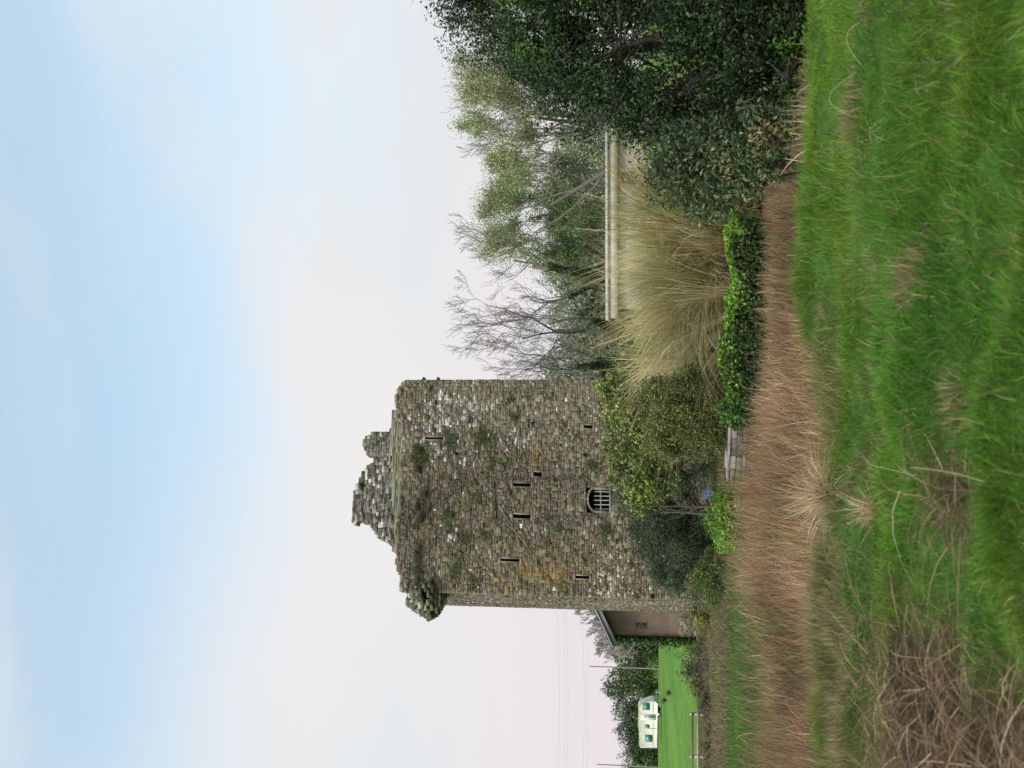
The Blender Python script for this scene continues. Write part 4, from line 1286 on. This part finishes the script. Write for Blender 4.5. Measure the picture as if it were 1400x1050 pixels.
# ------------------------------------------------------------------ barn behind the tower, left
bx_, by_ = at(180, 900, 56)[0], 56.0
bgz = gz(bx_, by_) - 0.1
BRN = np.array([0.185, 0.135, 0.102])
barn = empty('barn', (bx_, by_, bgz), R(-4))
tag(barn, 'plain brown barn with dark sloping roof half behind the tower', 'barn')


def bz(v):
    return at(180, v, by_)[2] - bgz


zE, zR = bz(838), bz(812)
zS = bz(930)
q = MB(); q.prism([(0, zS), (5.5, zS), (5.5, zE), (2.75, zE + (zR - zE) * 1.25), (0, zE)], 0.0, 0.2, 'y', BRN)
q.box((0, 0.2, zS), (0.2, 9, zE), BRN)
q.box((5.3, 0.2, zS), (5.5, 9, zE), BRN)
q.build('wall', M_RENDER, barn)
V, F, C = stone_panel(5.5, 0, lambda x: zS - 0.01, zS - 0.1, [], np.array([0, 0, 0.]), ex, -ey, 0.3, gW, 'side')
mesh_obj('stone_base', V, F, M_STONE, barn, C)
q = MB()
sl = (zR - zE) * 1.25 / 2.75
for s in (0, 1):
    a = -0.45 if s == 0 else 5.95
    za = zE - 0.45 * sl
    q.prism([(a, za + 0.06), (2.75, zE + 2.75 * sl + 0.06), (2.75, zE + 2.75 * sl + 0.18), (a, za + 0.18)], -0.4, 9.2, 'y', (0.075, 0.08, 0.088))
rf = q.build('roof', M_METAL, barn)
q = MB(); za = zE - 0.45 * sl
q.prism([(-0.47, za - 0.10), (2.75, zE + 2.75 * sl - 0.10), (2.75, zE + 2.75 * sl + 0.20), (-0.47, za + 0.20)], -0.46, -0.41, 'y', (0.06, 0.065, 0.07))
q.prism([(-0.49, za + 0.20), (2.75, zE + 2.75 * sl + 0.205), (2.75, zE + 2.75 * sl + 0.25), (-0.49, za + 0.25)], -0.48, -0.3, 'y', (0.42, 0.44, 0.46))
q.build('barge_board', M_METAL, barn)
for k, (uu, vv) in enumerate(((195, 871), (195, 880))):
    X = at(uu, vv, by_)[0] - bx_
    q = MB(); q.box((X - 0.14, -0.05, bz(vv) - 0.10), (X + 0.14, 0.03, bz(vv) + 0.10), (0.03, 0.028, 0.025)); q.box((X - 0.18, -0.055, bz(vv) - 0.15), (X + 0.18, 0.02, bz(vv) - 0.10), BRN * 0.6)
    q.build('vent', M_WOOD, barn)
g = np.random.default_rng(130); n = 3800
P = np.stack([np.abs(g.normal(0, 0.2, n)) * -1, g.uniform(-0.3, 1.2, n), g.uniform(0, zE * 0.98, n)], 1)
P[:, 0] *= (0.6 + 0.9 * fbm(P[:, 2] * 1.2, P[:, 1]))
V, F = leaf_cards(P, np.tile([-1, -0.5, 0.2], (n, 1)), 0.16, 0.75, g)
mesh_obj('ivy', V, F, M_LEAF, barn, np.repeat(mixc([(0.05, 0.10, 0.025), (0.035, 0.07, 0.02)], n, g), 4, 0))
tree('bare_tree', ground_at(196, 82), 8.6, 'pale twiggy bare tree behind the barn roof', 'tree', 131, 5, 0.14, (0.02, 0), bark=(0.30, 0.27, 0.25), kids=(4, 5), minr=0.02, nstem=3, spread=0.7, trunk_frac=0.45)

# ------------------------------------------------------------------ far hedgerow trees on the left
FG = [(0.075, 0.115, 0.04), (0.055, 0.09, 0.035), (0.095, 0.14, 0.045)]
FD = [(0.05, 0.08, 0.04), (0.04, 0.065, 0.035), (0.065, 0.095, 0.045)]
HGp = 'hedgerow trees behind the caravan field'
for (cl, cols, lab, sd) in (
    ([(150, 865, 140, 26), (165, 850, 140, 20), (172, 880, 140, 26), (155, 890, 140, 20)], FG, 'green hedgerow tree beside the ivied barn corner', 141),
    ([(118, 848, 142, 22), (108, 838, 142, 14), (125, 870, 142, 26), (100, 870, 142, 24), (112, 888, 142, 22)], FG, 'tallest green hedgerow tree, left of the pole', 142),
    ([(84, 858, 143, 22), (70, 868, 143, 18), (90, 880, 143, 22), (68, 885, 143, 20)], FD, 'dark hedgerow tree behind the caravan nose', 143),
    ([(48, 860, 145, 20), (36, 872, 145, 20), (56, 880, 145, 22), (38, 888, 145, 18)], FD, 'dark pine topped hedgerow tree behind the caravan roof', 144),
    ([(14, 868, 145, 20), (24, 880, 145, 20), (8, 888, 145, 20)], FG, 'green hedgerow tree left of the caravan', 145),
    ([(-20, 872, 145, 24), (-35, 885, 145, 24), (-12, 893, 145, 18)], FG, 'green hedgerow tree at the end of the row nearest the second pole', 146)):
    bush('hedgerow_tree', cl, lab, 'tree', sd, 0.28, 0.7, 0.55, cols, group=HGp, rough=0.3, shell=0.45, stemr=0.12)

# ------------------------------------------------------------------ caravan on the field
CY = 117.0
cp = at(63, 905, CY); cgz = gz(cp[0], CY)
van = empty('caravan', (cp[0], CY, cgz))
tag(van, 'cream touring caravan with teal windows parked on the green field', 'caravan')
CL = 63 * CY / FPX; CHt = 30 * CY / FPX; CWd = 2.1
k = CL / 2
CRM = np.array([0.62, 0.60, 0.49])
z0 = 0.42
prof_c = [(-k, z0), (k - 0.25, z0), (k, z0 + 0.35), (k - 0.02, z0 + 0.75), (k - 0.55, CHt - 0.12), (k - 0.9, CHt), (-0.2, CHt + 0.06), (-0.75, CHt - 0.02), (-k + 0.25, CHt - 0.06), (-k + 0.02, CHt - 0.25)]
q = MB(); q.prism(prof_c, -CWd / 2, CWd / 2, 'y', CRM)
body = q.build('body', M_PANEL, van)
bv = body.modifiers.new('bevel', 'BEVEL'); bv.width = 0.06; bv.segments = 2; bv.limit_method = 'ANGLE'
TEAL = (0.05, 0.15, 0.14)


def vanwin(x0, x1, za, zb, name='window', colr=TEAL):
    f = MB(); y = -CWd / 2
    f.box((x0 - 0.06, y - 0.03, za - 0.06), (x1 + 0.06, y + 0.02, zb + 0.06), (0.14, 0.26, 0.24))
    fr = f.build(name, M_PANEL, van)
    f = MB(); f.box((x0, y - 0.045, za), (x1, y - 0.02, zb), colr); f.build('pane', M_GLASS, fr)


px = lambda cyv: 1050 - (780 + cyv * 0.257)
vx_ = lambda cyv: (px(cyv) - 63) * CY / FPX
vz = lambda cxv: (905 - (740 + cxv * 0.257)) * CY / FPX
vanwin(vx_(728), vx_(696), vz(582), vz(550))
vanwin(vx_(894), vx_(862), vz(596), vz(562))
vanwin(vx_(821), vx_(809), vz(580), vz(560))
f = MB(); f.box((vx_(782), -CWd / 2 - 0.025, z0 + 0.12), (vx_(752), -CWd / 2 + 0.01, CHt - 0.25), CRM * 0.93)
dr_ = f.build('door', M_PANEL, van)
f = MB(); f.box((vx_(771), -CWd / 2 - 0.045, vz(608)), (vx_(759), -CWd / 2 - 0.02, vz(555)), (0.12, 0.24, 0.22)); f.build('pane', M_GLASS, dr_)
f = MB(); f.box((-k + 0.02, -CWd / 2 - 0.015, z0 + 0.42), (k - 0.1, -CWd / 2 + 0.005, z0 + 0.50), (0.45, 0.42, 0.33)); f.build('stripe', M_PANEL, van)
f = MB(); f.box((vx_(828), -CWd / 2 - 0.02, z0 + 0.1), (vx_(825), -CWd / 2 + 0.005, CHt - 0.1), (0.4, 0.38, 0.3)); f.build('seam', M_PANEL, van)


def wheel(x, y):
    V = []; F = []
    nseg = 18
    for i in range(nseg):
        a = 2 * math.pi * i / nseg
        for rr, yy in ((0.16, -0.09), (0.27, -0.09), (0.33, -0.05), (0.33, 0.05), (0.27, 0.09), (0.16, 0.09)):
            V.append((x + rr * math.cos(a), y + yy, 0.33 + rr * math.sin(a)))
        for j in range(6):
            F.append((i * 6 + j, ((i + 1) % nseg) * 6 + j, ((i + 1) % nseg) * 6 + (j + 1) % 6, i * 6 + (j + 1) % 6))
    wq = mesh_obj('wheel', np.array(V), F, M_RUBBER, van, np.full((len(V), 3), 0.03), True)
    f = MB(); f.prism([(x + 0.165 * math.cos(2 * math.pi * i / 12), 0.33 + 0.165 * math.sin(2 * math.pi * i / 12)) for i in range(12)], y - 0.075, y + 0.075, 'y', (0.7, 0.7, 0.68))
    f.build('hub', M_METAL, wq)


wheel(vx_(752), -CWd / 2 + 0.14); wheel(vx_(752), CWd / 2 - 0.14)
f = MB(); f.bar((k - 0.3, -0.5, 0.45), (k + 0.95, 0, 0.42), 0.05, (0.3, 0.3, 0.3)); f.bar((k - 0.3, 0.5, 0.45), (k + 0.95, 0, 0.42), 0.05, (0.3, 0.3, 0.3)); f.bar((k + 0.7, 0, 0.02), (k + 0.7, 0, 0.6), 0.04, (0.5, 0.5, 0.5))
f.build('drawbar', M_METAL, van)
for x in (-k + 0.3, k - 0.5):
    f = MB(); f.bar((x, -CWd / 2 + 0.15, 0.0), (x, -CWd / 2 + 0.15, z0 + 0.02), 0.04, (0.2, 0.2, 0.2)); f.build('corner_steady', M_METAL, van)
f = MB(); f.box((-k + 0.5, -0.9, 0.3), (k - 0.6, 0.9, z0 - 0.003), (0.05, 0.05, 0.05)); f.build('chassis', M_METAL, van)

# small dark leafy clumps on the field
for k_, (cx, cy, lab) in enumerate(((685, 690, 'dark clump on the field in front of the caravan nose'), (720, 652, 'dark clump on the field nearer than the caravan, to its right'), (680, 430, 'dark clump on the field by the barn'))):
    u, v = 1050 - (780 + cy * 0.257), 740 + cx * 0.257
    bush('dark_clump', [(u, v, 96 - 8 * (k_ == 1), 3.2)], lab, 'weeds', 150 + k_, 0.16, 0.9, 0.5, [(0.035, 0.045, 0.02), (0.05, 0.05, 0.03)], stems=False, group='dark clumps on the field', base=None)

# ------------------------------------------------------------------ poles and wires
for k_, (u, vt, Y, lab) in enumerate(((139, 806, 128, 'thin wooden pole standing before the hedgerow near the barn'), (5, 816, 128, 'thin wooden pole before the hedgerow at the left end, by the caravan rear'))):
    pt_ = at(u, vt, Y); b_z = gz(pt_[0], Y)
    f = MB(); f.bar((0, 0, -0.3), (0, 0, pt_[2] - b_z), 0.09, (0.17, 0.14, 0.13), 8, 0.07)
    root = empty('utility_pole', (pt_[0], Y, b_z)); tag(root, lab, 'pole', 'wooden poles along the hedgerow')
    f.build('post', M_WOOD, root)
for k_, (vv, lab) in enumerate(((759, 'topmost thin overhead wire left of the tower'), (767, 'second thin overhead wire from the top left of the tower'), (771, 'third thin overhead wire, just under the second'), (793, 'fourth overhead wire, upper of the low pair'), (798, 'lowest overhead wire left of the tower'))):
    S = []
    A = at(-240, vv - 16, 100 + k_ * 0.4); B_ = at(330, vv - 6, 104 + k_ * 0.4)
    prev = None
    for i in range(33):
        t_ = i / 32; p_ = A * (1 - t_) + B_ * t_; p_[2] -= 4 * 1.2 * t_ * (1 - t_)
        if prev is not None: S.append((*prev, *p_, 0.010, 0.010))
        prev = p_
    V, F = tubes(np.array(S), 5)
    o = mesh_obj('overhead_wire', V, F, M_METAL, None, np.full((len(V), 3), 0.35), origin=(A + B_) / 2); tag(o, lab, 'wire', 'overhead wires left of the tower')

# ------------------------------------------------------------------ hedge, fence and scrub at the near edge of the field
SCR = [(0.10, 0.085, 0.05), (0.07, 0.08, 0.035), (0.13, 0.11, 0.065), (0.05, 0.06, 0.03)]
bush('scrub_bush', [(150, 955, 48, 24), (128, 950, 48, 20), (163, 968, 46, 18), (112, 964, 46, 20), (138, 975, 44, 22), (98, 972, 44, 14)], 'brownish scrub bush at the near edge of the field below the barn', 'bush', 161, 0.11, 0.7, 0.4, SCR, rough=0.35, shell=0.35)
bush('scrub_bush', [(85, 970, 43, 16), (68, 976, 42, 15), (52, 976, 42, 14)], 'lower rusty scrub bush left of the larger brown one', 'bush', 162, 0.10, 0.65, 0.4, SCR + [(0.2, 0.12, 0.07)], rough=0.35, shell=0.35)
bush('scrub_bush', [(30, 972, 42, 12), (8, 975, 42, 13), (-12, 975, 42, 14)], 'thin grassy scrub under the wooden fence', 'bush', 163, 0.10, 0.6, 0.35, SCR, rough=0.35, shell=0.35)
fp0 = at(74, 950, 47); fz = gz(fp0[0], 47)
fen = empty('rail_fence', (fp0[0], 47, fz)); tag(fen, 'weathered two rail timber fence at the near edge of the field', 'fence')
ppm = FPX / 47
for k_ in range(4):
    X = -k_ * 57 / ppm
    zt_ = at(17, 943, 47)[2] - gz(fp0[0] + X, 47)
    f = MB(); f.box((X - 0.06, -0.06, gz(fp0[0] + X, 47) - fz - 0.2), (X + 0.06, 0.06, at(17, 943, 47)[2] - fz), (0.36, 0.29, 0.25)); f.build('post', M_WOOD, fen)
for vv, cc_ in ((946.5, (0.16, 0.13, 0.11)), (954, (0.34, 0.29, 0.26))):
    zz = at(40, vv, 47)[2] - fz
    f = MB(); f.box((-171 / ppm - 0.1, -0.10, zz - 0.05), (0.1, -0.063, zz + 0.05), cc_); f.build('rail', M_WOOD, fen)

# ------------------------------------------------------------------ long low house on the right, behind the pampas
HY = 46.0
hx0, hx1 = at(622, 885, HY)[0], at(900, 885, HY)[0]
hb = gz((hx0 + hx1) / 2, HY) - 0.15
ha = R(-3.0)
house = empty('long_house', (hx0, HY, hb), ha)
tag(house, 'long low cream house with flat pale eaves behind the pampas grass', 'house')
HLn = (hx1 - hx0)
hz = lambda v: at(760, v, HY)[2] - hb
q = MB(); q.box((0.2, 0, 0), (HLn, 6.0, hz(845)), (0.33, 0.31, 0.265))
q.build('wall', M_RENDER, house)
q = MB(); q.box((-0.2, -0.35, hz(845) + 0.003), (HLn + 0.3, 6.4, hz(833)), (0.44, 0.395, 0.305)); rf = q.build('fascia', M_PAINT, house)
q = MB(); q.box((-0.3, -0.45, hz(833) + 0.003), (HLn + 0.4, 6.5, hz(828.5)), (0.36, 0.35, 0.33)); q.build('roof', M_METAL, house)
for u0, u1 in ((797, 814),):
    xa, xb = at(u0, 885, HY)[0] - hx0, at(u1, 885, HY)[0] - hx0
    q = MB(); q.box((xa - 0.06, -0.05, hz(868)), (xb + 0.06, 0.02, hz(848)), (0.4, 0.36, 0.3)); fr = q.build('window', M_PAINT, house)
    q = MB(); q.box((xa, -0.07, hz(866.5)), (xb, -0.03, hz(849)), (0.045, 0.04, 0.04)); q.build('pane', M_GLASS, fr)
